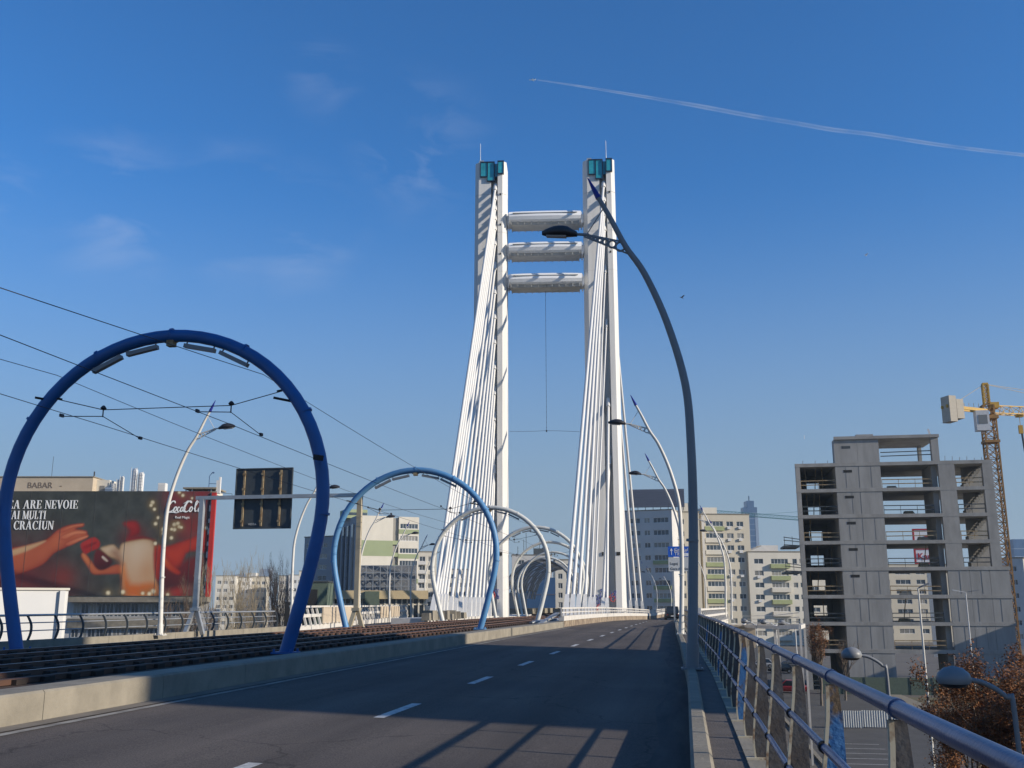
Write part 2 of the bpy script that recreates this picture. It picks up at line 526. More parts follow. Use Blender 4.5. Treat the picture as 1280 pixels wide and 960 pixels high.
# ------------------------------------------------------------------ the deck of the bridge
FALL = .017
def crest(y): return 0 if y < 70 else -.5 * min(1, (y - 70) / 72) ** 2
def plane(x, y): return (-FALL * x if x > -17 else FALL * 17 + (x + 17) * .058) + crest(y)
def xr(y): return lerp([(-12, 0), (20, 0), (40, -.25), (60, -.6), (80, -.8), (110, -.7), (145, -.3), (300, 6)], y)      # right kerb
def xm(y): return lerp([(-12, -8.0), (45, -8.0), (68, -7.7), (100, -6.8), (140, -4.6), (160, -4.0), (300, 0)], y)        # kerb between road and tracks
def shift(y): return 0 if y < 80 else -(y - 80) ** 2 / 1000
YS = [-12 + 2 * i for i in range(131)]


def strip(fa, fb, za, zb=None, ys=YS, m=0, mb=None):
    mb = mb or MB()
    zb = zb or za
    for y0, y1 in zip(ys, ys[1:]):
        mb.add([(fa(y0), y0, za(y0)), (fb(y0), y0, zb(y0)), (fb(y1), y1, zb(y1)), (fa(y1), y1, za(y1))], [(0, 1, 2, 3)], m)
    return mb


def profile(fs, ys=YS, m=0, mb=None):
    """loft a cross-section (list of functions y -> (x, z)) along the bridge"""
    mb = mb or MB()
    for y0, y1 in zip(ys, ys[1:]):
        for a, b in zip(fs, fs[1:]):
            p, q, r_, s_ = a(y0), b(y0), b(y1), a(y1)
            mb.add([(p[0], y0, p[1]), (q[0], y0, q[1]), (r_[0], y1, r_[1]), (s_[0], y1, s_[1])], [(0, 1, 2, 3)], m)
    return mb


mb = MB(); mb.box(-1500, 1500, -600, 3000, -9.6, -9.0)
struct('ground', mb, 'dirt')
struct('road', strip(lambda y: xm(y) - .05, lambda y: xr(y) + .05, lambda y: plane(xm(y) - .05, y), lambda y: plane(xr(y) + .05, y)), 'asphalt')
mb = strip(lambda y: -25.1 - max(0, min(70, y - 63)) * .156, lambda y: -18.3 + shift(y) * .6, lambda y: plane(-25.1, y), lambda y: plane(-18.3, y), YS[:60])
struct('road', mb, 'asphalt')
# deck body below
mb = profile([lambda y: (-25.6 - max(0, min(70, y - 63)) * .158, -.40 + crest(y)), lambda y: (-24, -2.2), lambda y: (-.4, -2.2), lambda y: (lerp([(0, .9), (70, .85), (100, 3.9), (130, 5.2), (300, 8)], y), -.45 + crest(y)), lambda y: (lerp([(0, .9), (70, .85), (100, 3.9), (130, 5.2), (300, 8)], y), -.02 + crest(y)), lambda y: (-.02, -.03 + crest(y))])
struct('bridge_deck', mb, 'conc')

# painted markings
mb = MB()
for k in range(-1, 15):
    y0 = 13.55 + 5.98 * k
    w = .075
    x = -4.1 if y0 < 40 else -4.1 + (y0 - 40) * .008
    pts = []
    mb.add([(x - w, y0, plane(x - w, y0) + .005), (x + w, y0, plane(x + w, y0) + .005), (x + w, y0 + 2, plane(x + w, y0 + 2) + .005), (x - w, y0 + 2, plane(x - w, y0 + 2) + .005)], [(0, 1, 2, 3)])
struct('road_markings', mb, 'paint')
xe = lambda y: xm(y) + .42
struct('edge_line', strip(lambda y: xe(y) - .07, lambda y: xe(y) + .07, lambda y: plane(xe(y), y) + .005, ys=YS[:40]), 'dusty_paint')
# sand-coloured gutter beside the median kerb
M['gutter'] = mat('dusty_gutter', (.17, .15, .125), .95, var=.25, scale=2)
struct('gutter', strip(lambda y: xm(y) - .04, lambda y: xm(y) + .30, lambda y: plane(xm(y), y) + .004, ys=YS[:40]), 'gutter')

M['gutter_dark'] = mat('dark_gutter_strip', (.045, .042, .040), .95, col2=(.085, .075, .066), spread=.5, sharp=.15, scale=1.4, stretch=(3, .35, 1), bump=.5, bscale=40)  # darker mottled strip along the right kerb
struct('gutter', strip(lambda y: xr(y) - .42 - .08 * math.sin(y * .9), lambda y: xr(y) + .01, lambda y: plane(xr(y) - .42, y) + .004, lambda y: plane(xr(y), y) + .004, ys=YS[:60]), 'gutter_dark')
mb = MB()
for y in (66.2, 66.55): mb.add([(xm(y), y, plane(xm(y), y) + .006), (xr(y), y, plane(xr(y), y) + .006), (xr(y), y + .12, plane(xr(y), y) + .006), (xm(y), y + .12, plane(xm(y), y) + .006)], [(0, 1, 2, 3)])
struct('expansion_joint', mb, 'sign_back')
# kerbs, built from stones about two metres long
def kerb(fx0, fx1, h, y0, y1, step, name='kerb', m='conc', bev=.03):
    mb = MB(); y = y0
    while y < y1:
        e = min(y + step, y1) - .012
        def sec(t):
            a, b = fx0(t), fx1(t); z = plane((a + b) / 2, t); lo = -.3
            return [(a, t, z + lo), (b, t, z + lo), (b, t, z + h - bev), (b - bev, t, z + h), (a + bev, t, z + h), (a, t, z + h - bev)]
        mb.loft([sec(y), sec(e)])
        y += step
    return struct(name, mb, m)

kerb(lambda y: xm(y) - .65, lambda y: xm(y), .36, -12, 66, 3.0)
kerb(lambda y: xr(y) + .0, lambda y: xr(y) + .19, .30, -12, 150, 1.45)
kerb(lambda y: -18.55 + shift(y) * .2, lambda y: -18.25 + shift(y) * .2, .10, -12, 110, 3.0)
struct('footway', strip(lambda y: xr(y) + .185, lambda y: xr(y) + .47, lambda y: .255 + crest(y), ys=[-12 + 1.45 * i for i in range(57)]), 'conc_dark')
mb = MB(); y = -12
while y < 71:
    x = xr(y + .7)
    mb.box(x + .472, x + .88, y + .01, y + 1.44, -.3, .27 + crest(y))
    y += 1.45
struct('footway_edge', mb, 'conc')

# ------------------------------------------------------------------ tram tracks
struct('track_bed', strip(lambda y: -18.26 + shift(y), lambda y: xm(y) - .63 + shift(y) * .3, lambda y: .33 + crest(y), ys=YS), 'ballast')
for cx, lab in ((-11.55, 'rusty tram track nearer the road, two brown rails on dark sleepers'), (-15.45, 'rusty tram track on the far side of the median, away from the road')):
    t = thing('tram_track', (cx, 0, .34), lab, 'tram track', 'tram tracks on the bridge')
    for sx in (-.72, .72):
        mb = MB()
        pr = [(-.07, 0), (.07, 0), (.05, .10), (.04, .15), (-.04, .15), (-.05, .10)]
        rings = [[(sx + shift(y) + a, y, b + crest(y)) for a, b in pr] for y in YS]
        mb.loft(rings)
        for i, f in enumerate(mb.f):
            if i % 6 == 3: mb.m[i] = 1
        mb.build('rail', ['rust', 'rail_top'], t)
        # guard timbers along the rail
    for sx in (-1.15, 1.15):
        rings = [[(sx + shift(y) + a, y, b + crest(y)) for a, b in ((-.08, 0), (.08, 0), (.08, .085), (-.08, .085))] for y in YS]
        MB().loft(rings).build('guard_beam', 'rust', t)
    proto = None
    ys = [14 + .72 * i for i in range(100)]
    for y in ys:
        if proto is None:
            mb = MB(); mb.box(-1.32, 1.32, -.13, .13, -.005, .075); mb.box(-.9, -.55, -.1, .1, .07, .11); mb.box(.55, .9, -.1, .1, .07, .11)
            proto = mb.build('sleeper', 'sleeper', t, (shift(y), y, crest(y)))
        else:
            inst(proto, t, (shift(y), y, crest(y)))
    mb = MB()
    for y in [14 - .72 * i for i in range(1, 30)] + [86 + .72 * i for i in range(90)]:
        mb.box(shift(y) - 1.32, shift(y) + 1.32, y - .13, y + .13, crest(y) - .005, crest(y) + .075)
    tag(mb.build('sleeper_row', 'sleeper', t), kind='stuff')

# ------------------------------------------------------------------ pylon with its cables
PY = 120.0
pyl = thing('bridge_pylon', (-16, PY, 0), 'tall white twin-tower cable-stayed pylon with three crossbeams standing over the tram tracks', 'bridge pylon')


def tower(cx):
    """cx = centre in the pylon's own coordinates"""
    sec = [(-1.55, -2.6), (.05, -2.6), (.12, -1.1), (.88, -1.1), (.93, -3.0), (1.55, -3.0), (2.05, -2.2), (2.05, 2.6), (1.5, 3.0), (-1.5, 3.0), (-2.05, 2.4), (-2.05, -1.7)]
    mb = MB()
    zs = [(-1, 1.10), (20, 1.03), (45, 1.0), (57.3, .98)]
    sec = [(x, y * .62) for x, y in sec]
    mb.loft([[(cx + x * s, y * s, z) for x, y in sec] for z, s in zs])
    tw = mb.build('tower', 'white_conc', pyl)
    # construction joints
    mb = MB()
    for z in [6 + 5.2 * i for i in range(10)]:
        s = 1.004 + .06 * max(0, 1 - z / 20)
        pr = [(cx + x * s * 1.0, y * s, z) for x, y in sec]
        mb.loft([pr, [(a, b, z + .035) for a, b, _ in pr]], cap=False)
    mb.build('joint', 'pod_dark', tw)
    # glass crown
    g = MB(); fr = MB()
    for (a, b, z0) in ((-1.25, -.45, 55.3), (-.38, .42, 54.7), (.98, 1.62, 55.6)):
        yy = -1.75 if b < .5 else -1.98
        g.box(cx + a, cx + b, yy, yy + .3, z0, 57.15)
        for (p, q) in ((a - .09, a), (b, b + .09)):
            fr.box(cx + p, cx + q, yy - .06, yy + .3, z0 - .12, 57.3)
        fr.box(cx + a, cx + b, yy - .06, yy + .3, z0 - .12, z0); fr.box(cx + a, cx + b, yy - .06, yy + .3, 57.15, 57.3)
    g.box(cx + .50, cx + .9, -1.5, -1.2, 55.3, 57.1)
    fr.box(cx + .50, cx + .9, -1.56, -1.2, 55.18, 55.3)
    c = g.build('glass_crown', 'teal', tw)
    fr.build('crown_frame', 'teal_frame', c)
    mb = MB(); mb.box(cx - 1.5, cx - .9, -1.5, -.9, 57.2, 57.6); mb.tube([(cx + 1.0 * (1 if cx > 0 else -1.4), -1, 57.2), (cx + 1.0 * (1 if cx > 0 else -1.4), -1, 60.2)], [.05, .025], 5)
    mb.build('antenna', 'galv', tw)
    # small dark hatches
    for bx in [(1.2, 1.36, -1.92, -1.8, z, z + .25) for z in (44.6, 48.5, 52.6)] + [(-.5, -.1, -1.85, -1.6, 7.2, 7.6), (1.15, 1.6, -2.05, -1.8, 7.2, 7.6)]:
        mb = MB(); mb.box(cx + bx[0], cx + bx[1], *bx[2:]); mb.build('hatch', 'black', tw)
    return tw


pyl.rotation_euler = (0, 0, R(6.5))
PROT = Matrix.Rotation(-R(6.5), 3, 'Z')
TL, TR = -22.85 + 16, -9.0 + 16
twl, twr = tower(TL), tower(TR)
PO = .5                              # the crossbeams stand a little forward of the tower axes
for z in (49.75, 45.6, 41.45):
    mb = MB()
    prof = [(-1.28, -.62), (-1.40, -.2), (-1.30, .22), (-.95, .66), (.95, .66), (1.30, .22), (1.40, -.2), (1.28, -.62), (1.1, -.82), (-1.1, -.82)]
    n = 10; x0, x1 = TL + 2.35, TR - 2.35
    rings = []
    for i in range(n + 1):
        t = i / n; k = 1 - .08 * abs(2 * t - 1) ** 2.4
        rings.append([(x0 + (x1 - x0) * t, y * k * 1.3 - PO, z + zz * k) for y, zz in prof])
    mb.loft(rings)
    cb = mb.build('crossbeam', 'pod', pyl)
    mb = MB()
    xa, xb = x0 + .3, x1 - .3
    mb.loft([[(x, y - PO, z + zz) for y, zz in ((-1.35, -.68), (1.35, -.68), (1.1, -1.15), (-1.1, -1.15))] for x in (xa, xb)])
    for i in range(11):
        x = xa + (xb - xa) * i / 10
        mb.box(x - .04, x + .04, -1.41 - PO, 1.41 - PO, z - 1.17, z - .66)
    mb.build('skirt', 'pod_dark', cb)
    for (a, b) in ((TL + 2.06, x0 + .1), (x1 - .1, TR - 2.06)):
        mb = MB(); mb.box(a, b, -1.1, .7, z - .75, z + .35)
        mb.box(a + .12, a + .26, -1.3, .9, z - 1.0, z - .55); mb.box(a + .12, a + .26, -1.3, .9, z + .25, z + .6)
        mb.build('neck', 'pod', cb)
    mb = MB()
    mb.box(x0 + .5, x1 - .5, -1.79 - PO, -1.6 - PO, z + .20, z + .25)
    mb.build('seam', 'pod_dark', cb)


def cable(tx, tz, ax, ay, hs=1.0, cw=.165):
    """one stay from the tower (tx, tz) to its housing on the deck at world ax, ay"""
    az = .5 + crest(ay)
    base = PROT @ Vector((ax + 16, ay - PY, az))
    near = ay < PY
    top = Vector((tx + .62, -1.35 if near else 1.8, tz))
    d = (top - base).normalized()
    p0 = base + d * 2.1 * hs
    mb = MB(); mb.tube([p0, top], cw, 7)
    mb.tube([top - d * 1.1, top + d * .05], cw * 1.7, 7)
    c = mb.build('stay_cable', 'white_steel', pyl)
    # housing: a tapering steel box leaning along the cable
    s = Vector((1, 0, 0)); w = .2
    q = base + d * 2.35 * hs
    fwd = -1 if near else 1
    f = Vector((0, fwd, 0))
    rings = [[base + s * a * .30 + f * b + Vector((0, 0, -.55)) for a, b in ((-1, .8), (1, .8), (1, -.3), (-1, -.3))],
             [base + d * 1.7 * hs + s * a * w + f * b for a, b in ((-1, .42), (1, .42), (1, -.32), (-1, -.32))],
             [q + s * a * .17 + f * b for a, b in ((-1, .2), (1, .2), (1, -.2), (-1, -.2))]]
    MB().loft(rings).build('anchor_housing', 'white_steel', c)


# left plane: a close group of back stays, then a regular fan
for i, y in enumerate((86.4, 87.7, 89.1, 90.6, 92.2)):
    cable(TL, 54.2 - 1.35 * i, -21.6 - .08 * i, y)
for i, y in enumerate((94.6, 96.8, 99, 101.2, 103.4, 105.6, 107.8, 110, 112.2, 114.4)):
    cable(TL, 46.8 - 3.2 * i, -21.95, y, .9)
for i, y in enumerate((129, 132.5, 136, 139.5, 143, 146.5, 150)):
    cable(TL, 29 + 3.9 * i, -22.4 + shift(y) * .9, y, .9)
# right plane
for i, y in enumerate((81.5, 86, 91, 97.0)):
    cable(TR, 54.2 - 1.9 * i, -9.45, y)
cable(TR, 19, -9.2, 115.5, .9)
for i, (y, x) in enumerate(((109, -8.2), (124, -8.75), (128, -7.95), (131, -7.4), (134, -6.9), (137, -6.25), (140, -5.6))):
    cable(TR, 26 + 4.6 * i, x, y, .9)
# more thin stays of the fans seen high on the towers
for i, y in enumerate((102, 106.5)):
    cable(TR, 43 - 7 * i, -9.4, y, .9, .10)
# graffiti at the feet of the towers
for tw, x0, seed in ((twl, TL, 3), (twr, TR, 5)):
    rnd = random.Random(seed)
    for m_, k in (('graf_red', 2), ('graf_blue', 4)):
        mb = MB()
        for j in range(k):
            cx, cz = x0 + rnd.uniform(-1.4, 1.5), rnd.uniform(.8, 2.8)
            yy = -1.82 if cx - x0 < .4 else -2.09
            pts = [(cx + rnd.uniform(-.45, .45), yy, cz + rnd.uniform(-.5, .6)) for _ in range(7)]
            mb.tube(smooth_path(pts, 4), .045, 4)
        mb.build('graffiti', m_, tw)

# string of bulbs hanging from the lowest crossbeam
hs = thing('light_string', (-15.95, PY, 22.4), 'thin dark string of bulbs hanging from the lowest crossbeam down to a cross wire', 'light string')
MB().tube([(0, 0, 0), (0, 0, 18.2)], .018, 4).build('cord', 'wire', hs)
mb = MB()
for i in range(28):
    z = .4 + 17.6 * i / 27
    mb.lathe([(0.001, -.06), (.06, 0), (.001, .07)], (0, 0, z), 6)
tag(mb.build('bulb_row', 'wire', hs))
MB().tube(smooth_path([(-4.6, 0, .05), (-2, 0, -.02), (0, 0, 0), (2, 0, -.1), (4.8, 0, -.3)], 5), .018, 4).build('cross_wire', 'wire', hs)
mb = MB(); mb.box(-.07, .07, -.07, .07, -.15, .08); mb.build('weight', 'wire', hs)

# ------------------------------------------------------------------ arches carrying the tram wires
def arch_path(half, top, foot, n=40):
    """horseshoe: circle above, straight legs turning in below"""
    cz = top - half
    pts = [(-foot, 0)]
    a0 = R(198)
    pts2 = []
    for i in range(n + 1):
        a = a0 + (R(-18) - a0) * i / n
        pts2.append((half * math.cos(a), cz + half * math.sin(a)))
    x, z = pts2[0]
    legs = [(-foot - (-(foot) - x) * t * t * 0 + (x + foot) * (t ** .9), z * t) for t in (0, .25, .5, .75)]
    pts = legs + pts2 + [(-a, b) for a, b in legs[::-1]]
    return pts


def smooth2(pts, it=2):
    for _ in range(it):
        pts = [pts[0]] + [((pts[i - 1][0] + 2 * pts[i][0] + pts[i + 1][0]) / 4, (pts[i - 1][1] + 2 * pts[i][1] + pts[i + 1][1]) / 4) for i in range(1, len(pts) - 1)] + [pts[-1]]
    return pts


def arch(cx, y, half, top, foot, r, m, label, detail=True, cam_=False):
    z0 = .36 + crest(y)
    t = thing('catenary_arch', (cx, y, z0), label, 'arch', 'arches over the tram tracks')
    P = [(a, 0, b) for a, b in smooth2(arch_path(half, top - z0, foot), 3)]
    MB().tube(P, r, 14).build('arch_tube', m, t)
    cz = top - z0 - half
    for sx in (-1, 1):
        mb = MB()
        mb.box(sx * foot - .28, sx * foot + .28, -.28, .28, 0, .05)
        for dx in (-.22, .22): mb.tube([(sx * foot + dx, -.22, .05), (sx * foot + dx, -.22, .12)], .03, 6); mb.tube([(sx * foot + dx, .22, .05), (sx * foot + dx, .22, .12)], .03, 6)
        mb.build('base_plate', 'galv' if m == 'grey_arch' else m, t)
    # weld collars
    mb = MB()
    for a in (30, 62, 90, 118, 150, 185, -5):
        p = Vector((half * math.cos(R(a)), 0, cz + half * math.sin(R(a)))); d = Vector((-math.sin(R(a)), 0, math.cos(R(a)))) * .03
        mb.tube([p - d, p + d], r * 1.06, 14)
    mb.build('collar', m, t)
    if detail:
        proto = None
        for a in (116, 101.5, 78.5, 64):
            rad = half - r - .16
            L = .45
            p = Vector((rad * math.cos(R(a)), 0, cz + rad * math.sin(R(a))))
            d = Vector((-math.sin(R(a)), 0, math.cos(R(a))))
            u = Vector((math.cos(R(a)), 0, math.sin(R(a))))
            mb = MB(); mb.bar(p - d * L, p + d * L, .16, .11)
            for k in (-.9, .9): mb.bar(p + d * L * k, p + d * L * k + u * .22, .03, .03)
            mb.build('light_bar', 'lamp_grey', t)
        mb = MB(); mb.box(-.1, .1, -.1, .1, cz + half - r - .16, cz + half - r + .02); mb.tube([(-.22, 0, cz + half - r - .02), (0, 0, cz + half - r - .12), (.22, 0, cz + half - r - .02)], .02, 5)
        mb.build('junction_box', 'rust_rib', t)
        for a, L in ((140, .3), (36, .3)):
            p = Vector(((half - r) * math.cos(R(a)), 0, cz + (half - r) * math.sin(R(a))))
            mb = MB(); mb.tube([p, p + Vector((-.42 if a > 90 else -.4, -.25, .06))], .035, 6)
            mb.build('insulator', 'black', t)
    if cam_:
        # cameras clamped to the sides of the nearest arch
        for a, sx in ((183, -1), (12, 1)):
            p = Vector(((half + r * sx * 0) * math.cos(R(a)), -.2, cz + half * math.sin(R(a))))
            mb = MB()
            mb.bar(p + Vector((sx * -.0 - .02, -.05, .02)), p + Vector((-.16 if sx < 0 else .1, -.12, .05)), .05, .05)
            if sx < 0:
                mb.bar(p + Vector((-.12, -.15, .16)), p + Vector((-.52, -.25, .05)), .16, .13)
            else:
                mb.bar(p + Vector((-.02, -.2, .06)), p + Vector((.16, -.3, .02)), .16, .14)
            c = mb.build('camera_body', 'lamp_grey' if sx < 0 else 'black', t)
    return t


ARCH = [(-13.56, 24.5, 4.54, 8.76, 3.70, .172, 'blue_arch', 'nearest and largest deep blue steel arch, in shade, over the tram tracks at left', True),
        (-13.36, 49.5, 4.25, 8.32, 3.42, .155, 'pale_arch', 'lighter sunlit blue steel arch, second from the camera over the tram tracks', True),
        (-14.25, 74.5, 4.45, 8.75, 3.55, .17, 'grey_arch', 'largest of the white steel arches, just beyond the second blue arch', True),
        (-14.05, 97, 4.6, 8.95, 3.9, .17, 'grey_arch', 'second white arch, its crown in front of the left pylon tower', True),
        (-15.6, 119, 4.5, 8.85, 3.7, .16, 'grey_arch', 'third white arch, standing between the two pylon towers', False),
        (-18.3, 143, 4.5, 8.9, 3.7, .16, 'grey_arch', 'fourth white arch, just beyond the pylon towers', False),
        (-21.3, 158, 4.5, 8.85, 3.7, .16, 'grey_arch', 'farthest white arch, right before the glass tram stop canopy', False)]
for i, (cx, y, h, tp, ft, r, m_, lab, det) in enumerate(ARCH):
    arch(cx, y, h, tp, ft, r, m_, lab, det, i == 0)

# overhead wires
def wire(name, pts, label, r=.012, sag=0.0, cat='wire', group='overhead tram wires'):
    P = [Vector(p) for p in pts]; out = []
    for a, b in zip(P, P[1:]):
        k = max(2, int((b - a).length / 3))
        for i in range(k):
            t = i / k; q = a.lerp(b, t); q.z -= sag * 4 * t * (1 - t); out.append(q)
    out.append(P[-1])
    o = out[0].copy()
    return tag(MB().tube([p - o for p in out], r, 4).build(name, 'wire', None, o), label, cat, group)


near_y = -6
def cpt(dx, y, z): 
    return (-13.6 + dx + shift(y), y, z + crest(y))
wire('contact_wire', [(-11.75, near_y, 6.2)] + [cpt(1.9, y, 6.22) for y in (24.5, 49.5, 74.5, 97, 119, 143, 158)], 'dark contact wire above the tram track nearer the road', .009, .03)
wire('contact_wire', [(-15.4, near_y, 6.4)] + [cpt(-1.85, y, 6.32) for y in (24.5, 49.5, 74.5, 97, 119, 143, 158)], 'dark contact wire above the tram track farther from the road', .009, .03)
wire('feeder_wire', [(-11.0, near_y, 5.1)] + [cpt(2.75, 24.5, 7.54), cpt(2.9, 49.5, 6.9), cpt(2.9, 74.5, 7.2)], 'feeder wire tied high on the right inside of the blue arches', .009, .08)
wire('feeder_wire', [(-17.1, near_y, 6.6)] + [cpt(-3.3, 24.5, 7.75), cpt(-3.1, 49.5, 7.2), cpt(-3.1, 74.5, 7.4)], 'feeder wire tied on the left outside of the blue arches', .009, .08)
for i, (cx, y, h, tp, ft, r, m_, lab, det) in enumerate(ARCH[:4]):
    z = 7.05 if i == 0 else 6.6
    nm = ('nearest blue', 'second, sunlit blue', 'first white', 'second white')[i]
    s = thing('span_wire', (cx, y, z), 'cross span wire with two V-shaped hangers inside the %s arch' % nm, 'span wire', 'span wires inside the arches')
    w = math.sqrt(max(.1, h * h - (z - (tp - h)) ** 2)) - r
    MB().tube([(-w, 0, .05), (-1.85, 0, -.32), (1.85, 0, -.32), (w, 0, .05)], .012, 4).build('cross_wire', 'wire', s)
    for sx in (-1.85, 1.85):
        mb = MB()
        mb.lathe([(.02, -.32), (.07, -.30), (.085, -.27), (.045, -.22), (.02, -.20)], (sx, 0, .0), 8)
        mb.tube([(sx, 0, -.30), (sx, 0, -.52)], .018, 5)
        mb.tube([(sx, 0, -.50), (sx - .08, -1.7, 6.24 - z)], .012, 4); mb.tube([(sx, 0, -.50), (sx + .05, 1.9, 6.24 - z)], .012, 4)
        mb.box(sx - .10, sx - .05, -1.77, -1.63, 6.22 - z, 6.3 - z); mb.box(sx + .02, sx + .08, 1.83, 1.97, 6.22 - z, 6.3 - z)
        mb.build('hanger', 'wire', s)
    for sx in (-1, 1):
        mb = MB(); mb.bar((sx * (w + .05), 0, .08), (sx * (w - .26), 0, .02), .045, .045); mb.build('insulator', 'black', s)

# ------------------------------------------------------------------ curved street lamps
def street_lamp(label, loc, rz=0, pole='lamp_pale', sc=1.0):
    t = thing('street_lamp', loc, label, 'street lamp', 'curved street lamps along the bridge', rz)
    t.scale = (sc, sc, sc)
    pth = smooth_path([(0, 0, 0), (.08, 0, 1.6), (.14, 0, 3.1), (.15, 0, 4.6), (.08, 0, 5.9), (-.26, 0, 7.28), (-.71, 0, 8.42), (-1.12, 0, 9.1), (-1.45, 0, 9.80), (-1.72, 0, 10.33)], 5)
    k = len(pth)
    MB().tube(pth, [.108 - .056 * (i / (k - 1)) ** 1.1 for i in range(k)], 12).build('pole', pole, t)
    MB().tube([(-1.70, 0, 10.29), (-1.81, 0, 10.52), (-1.94, 0, 10.80)], [.07, .05, .012], 10).build('tip', 'tip_blue', t)
    mb = MB(); mb.box(-.22, .22, -.2, .2, 0, .03)
    for a in (-.16, .16):
        for b in (-.15, .15): mb.tube([(a, b, .03), (a, b, .09)], .022, 6)
    mb.tube([(0, 0, 0), (.03, 0, .5)], .13, 12); mb.tube([(.10, 0, 2.55), (.105, 0, 2.6)], .128, 12)
    mb.build('base_plate', pole, t)
    # lattice arm: two edge straps with rings between
    a0t, a0b = Vector((-1.22, 0, 9.22)), Vector((-.94, 0, 8.86))
    e = Vector((-2.05, 0, 9.42))
    mb = MB()
    mb.bar(a0t, e + Vector((0, 0, .03)), .035, .03); mb.bar(a0b, e - Vector((0, 0, .03)), .035, .03)
    for q, rr in ((.16, .105), (.345, .085), (.50, .066), (.625, .052), (.73, .042), (.815, .033), (.885, .026)):
        c = (a0t.lerp(e, q) + a0b.lerp(e, q)) / 2
        mb.tube([c + Vector((rr * math.cos(a), 0, rr * math.sin(a))) for a in [2 * math.pi * j / 14 for j in range(14)]], .026, 5, closed=True)
    mb.tube([e + Vector((.12, 0, 0)), e + Vector((-.3, 0, .05))], .035, 8)
    arm = mb.build('arm', pole, t)
    MB().tube([(-1.60, 0, 10.03), (-1.98, 0, 9.44)], .013, 5).build('tie_rod', pole, arm)
    # head: a flat shoe
    n = 9; rings = []
    for i in range(n):
        u = i / (n - 1)
        x = -2.20 - .80 * u
        hw = .02 + .16 * math.sin(math.pi * min(1, (.12 + u * .86))) ** .7 * (1 if u > .25 else .55 + u * 1.8)
        up = .015 + .17 * math.sin(math.pi * min(.985, .10 + u * .86)) ** .9 * (1 if u > .25 else .45 + u * 2.2)
        dn = .075 if u < .9 else .05
        rings.append([(x, hw * math.cos(a), 9.47 + .06 * u + (up * math.sin(a) if math.sin(a) > 0 else dn * math.sin(a))) for a in [2 * math.pi * j / 12 for j in range(12)]])
    h = MB().loft(rings, s=True).build('lamp_head', 'lamp_head', t)
    mb = MB(); mb.loft([[(-2.45, y, 9.425) for y in (-.08, .08)] + [(-2.45, y, 9.39) for y in (.07, -.07)], [(-2.9, y, 9.46) for y in (-.07, .07)] + [(-2.9, y, 9.43) for y in (.06, -.06)]])
    mb.build('lens', 'lamp_glass', h)
    return t


street_lamp('big grey curved lamp post, nearest on the right kerb, its dark head before the pylon', (.10, 21.3, .28), 0, 'lamp_grey')
street_lamp('sunlit curved lamp post, second along the right kerb, in front of the blue direction sign', (-.20, 45.8, .28), 0)
street_lamp('pale curved lamp post, third along the right kerb, just behind the second', (-.25, 64.5, .30), 0)
street_lamp('left of two close lamp posts before the cream flats with olive panels', (3.7, 98, .1), 0)
street_lamp('right of two close lamp posts before the cream flats with olive panels', (4.9, 113, 0), 0)
street_lamp('thin far lamp post, foot hidden by the white balustrade at the right', (3.2, 165, -.3), 0)
for i, (px, c, lab) in enumerate(((816, 150, 'leaning far lamp post just right of the last white cables'), (821, 170, 'leaning far lamp post, second right of the last white cables'), (839, 215, 'slanting far lamp post just above the dark car'))):
    p = pix(px, 766, c)
    street_lamp(lab, (p.x, p.y, -.5), 0, 'lamp_pale', .78)
PI = math.pi
street_lamp('curved white lamp post in front of the red billboard, leftmost of all', (-24.9, 46, .12), PI, sc=1.06)
street_lamp('curved white lamp post beside the nearest blue arch, below the back of the road sign', (-26.2, 66, -.02), PI)
street_lamp('curved white lamp post seen through the sunlit blue arch, nearest its left leg', (-28.6, 88, -.15), PI)
street_lamp('slim lamp post before the scaffold screen, middle of three in the sunlit blue arch', (-31.4, 107, -.3), PI)
street_lamp('slim lamp post before the scaffold screen, right of three in the sunlit blue arch', (-34.2, 126, -.4), PI)
street_lamp('faint far lamp post just left of the left fan of white cables', (-36.5, 142, -.4), PI)

# ------------------------------------------------------------------ railing on the right
rail = thing('bridge_railing', (.62, 0, .27), 'blue tubular railing with rusty curved fins along the right edge of the bridge', 'railing')
def rx(y): return xr(y) + .0
RY = [-6 + 1.45 * k for k in range(54)]
RY = [12.12 - 1.45 * k for k in range(13)][::-1] + [12.12 + 1.45 * k for k in range(1, 40)]
def tuberail(x, z, r, name, n=12):
    mb = MB()
    ys = RY
    mb.tube([(x + rx(y), y, z + crest(y)) for y in ys], r, n)
    return mb.build(name, 'rail_blue', rail)
top = tuberail(.02, .965, .027, 'top_rail', 16)
mb = MB(); mb.tube([(0, -.025, 0), (0, .025, 0)], .032, 16); slv = None
for y in RY:
    slv = inst(slv, top, (.02 + rx(y), y, .965 + crest(y))) if slv else mb.build('sleeve', 'rail_blue', top, (.02 + rx(y), y, .965 + crest(y)))
for z, x in ((.66, -.03), (.36, -.06)):
    r_ = tuberail(x, z, .0185, 'lower_rail', 10)
    mb = MB(); mb.tube([(0, -.015, 0), (0, .015, 0)], .028, 10); clp = None
    for y in RY:
        clp = inst(clp, r_, (x + rx(y), y, z + crest(y))) if clp else mb.build('clamp', 'black', r_, (x + rx(y), y, z + crest(y)))
finv = []
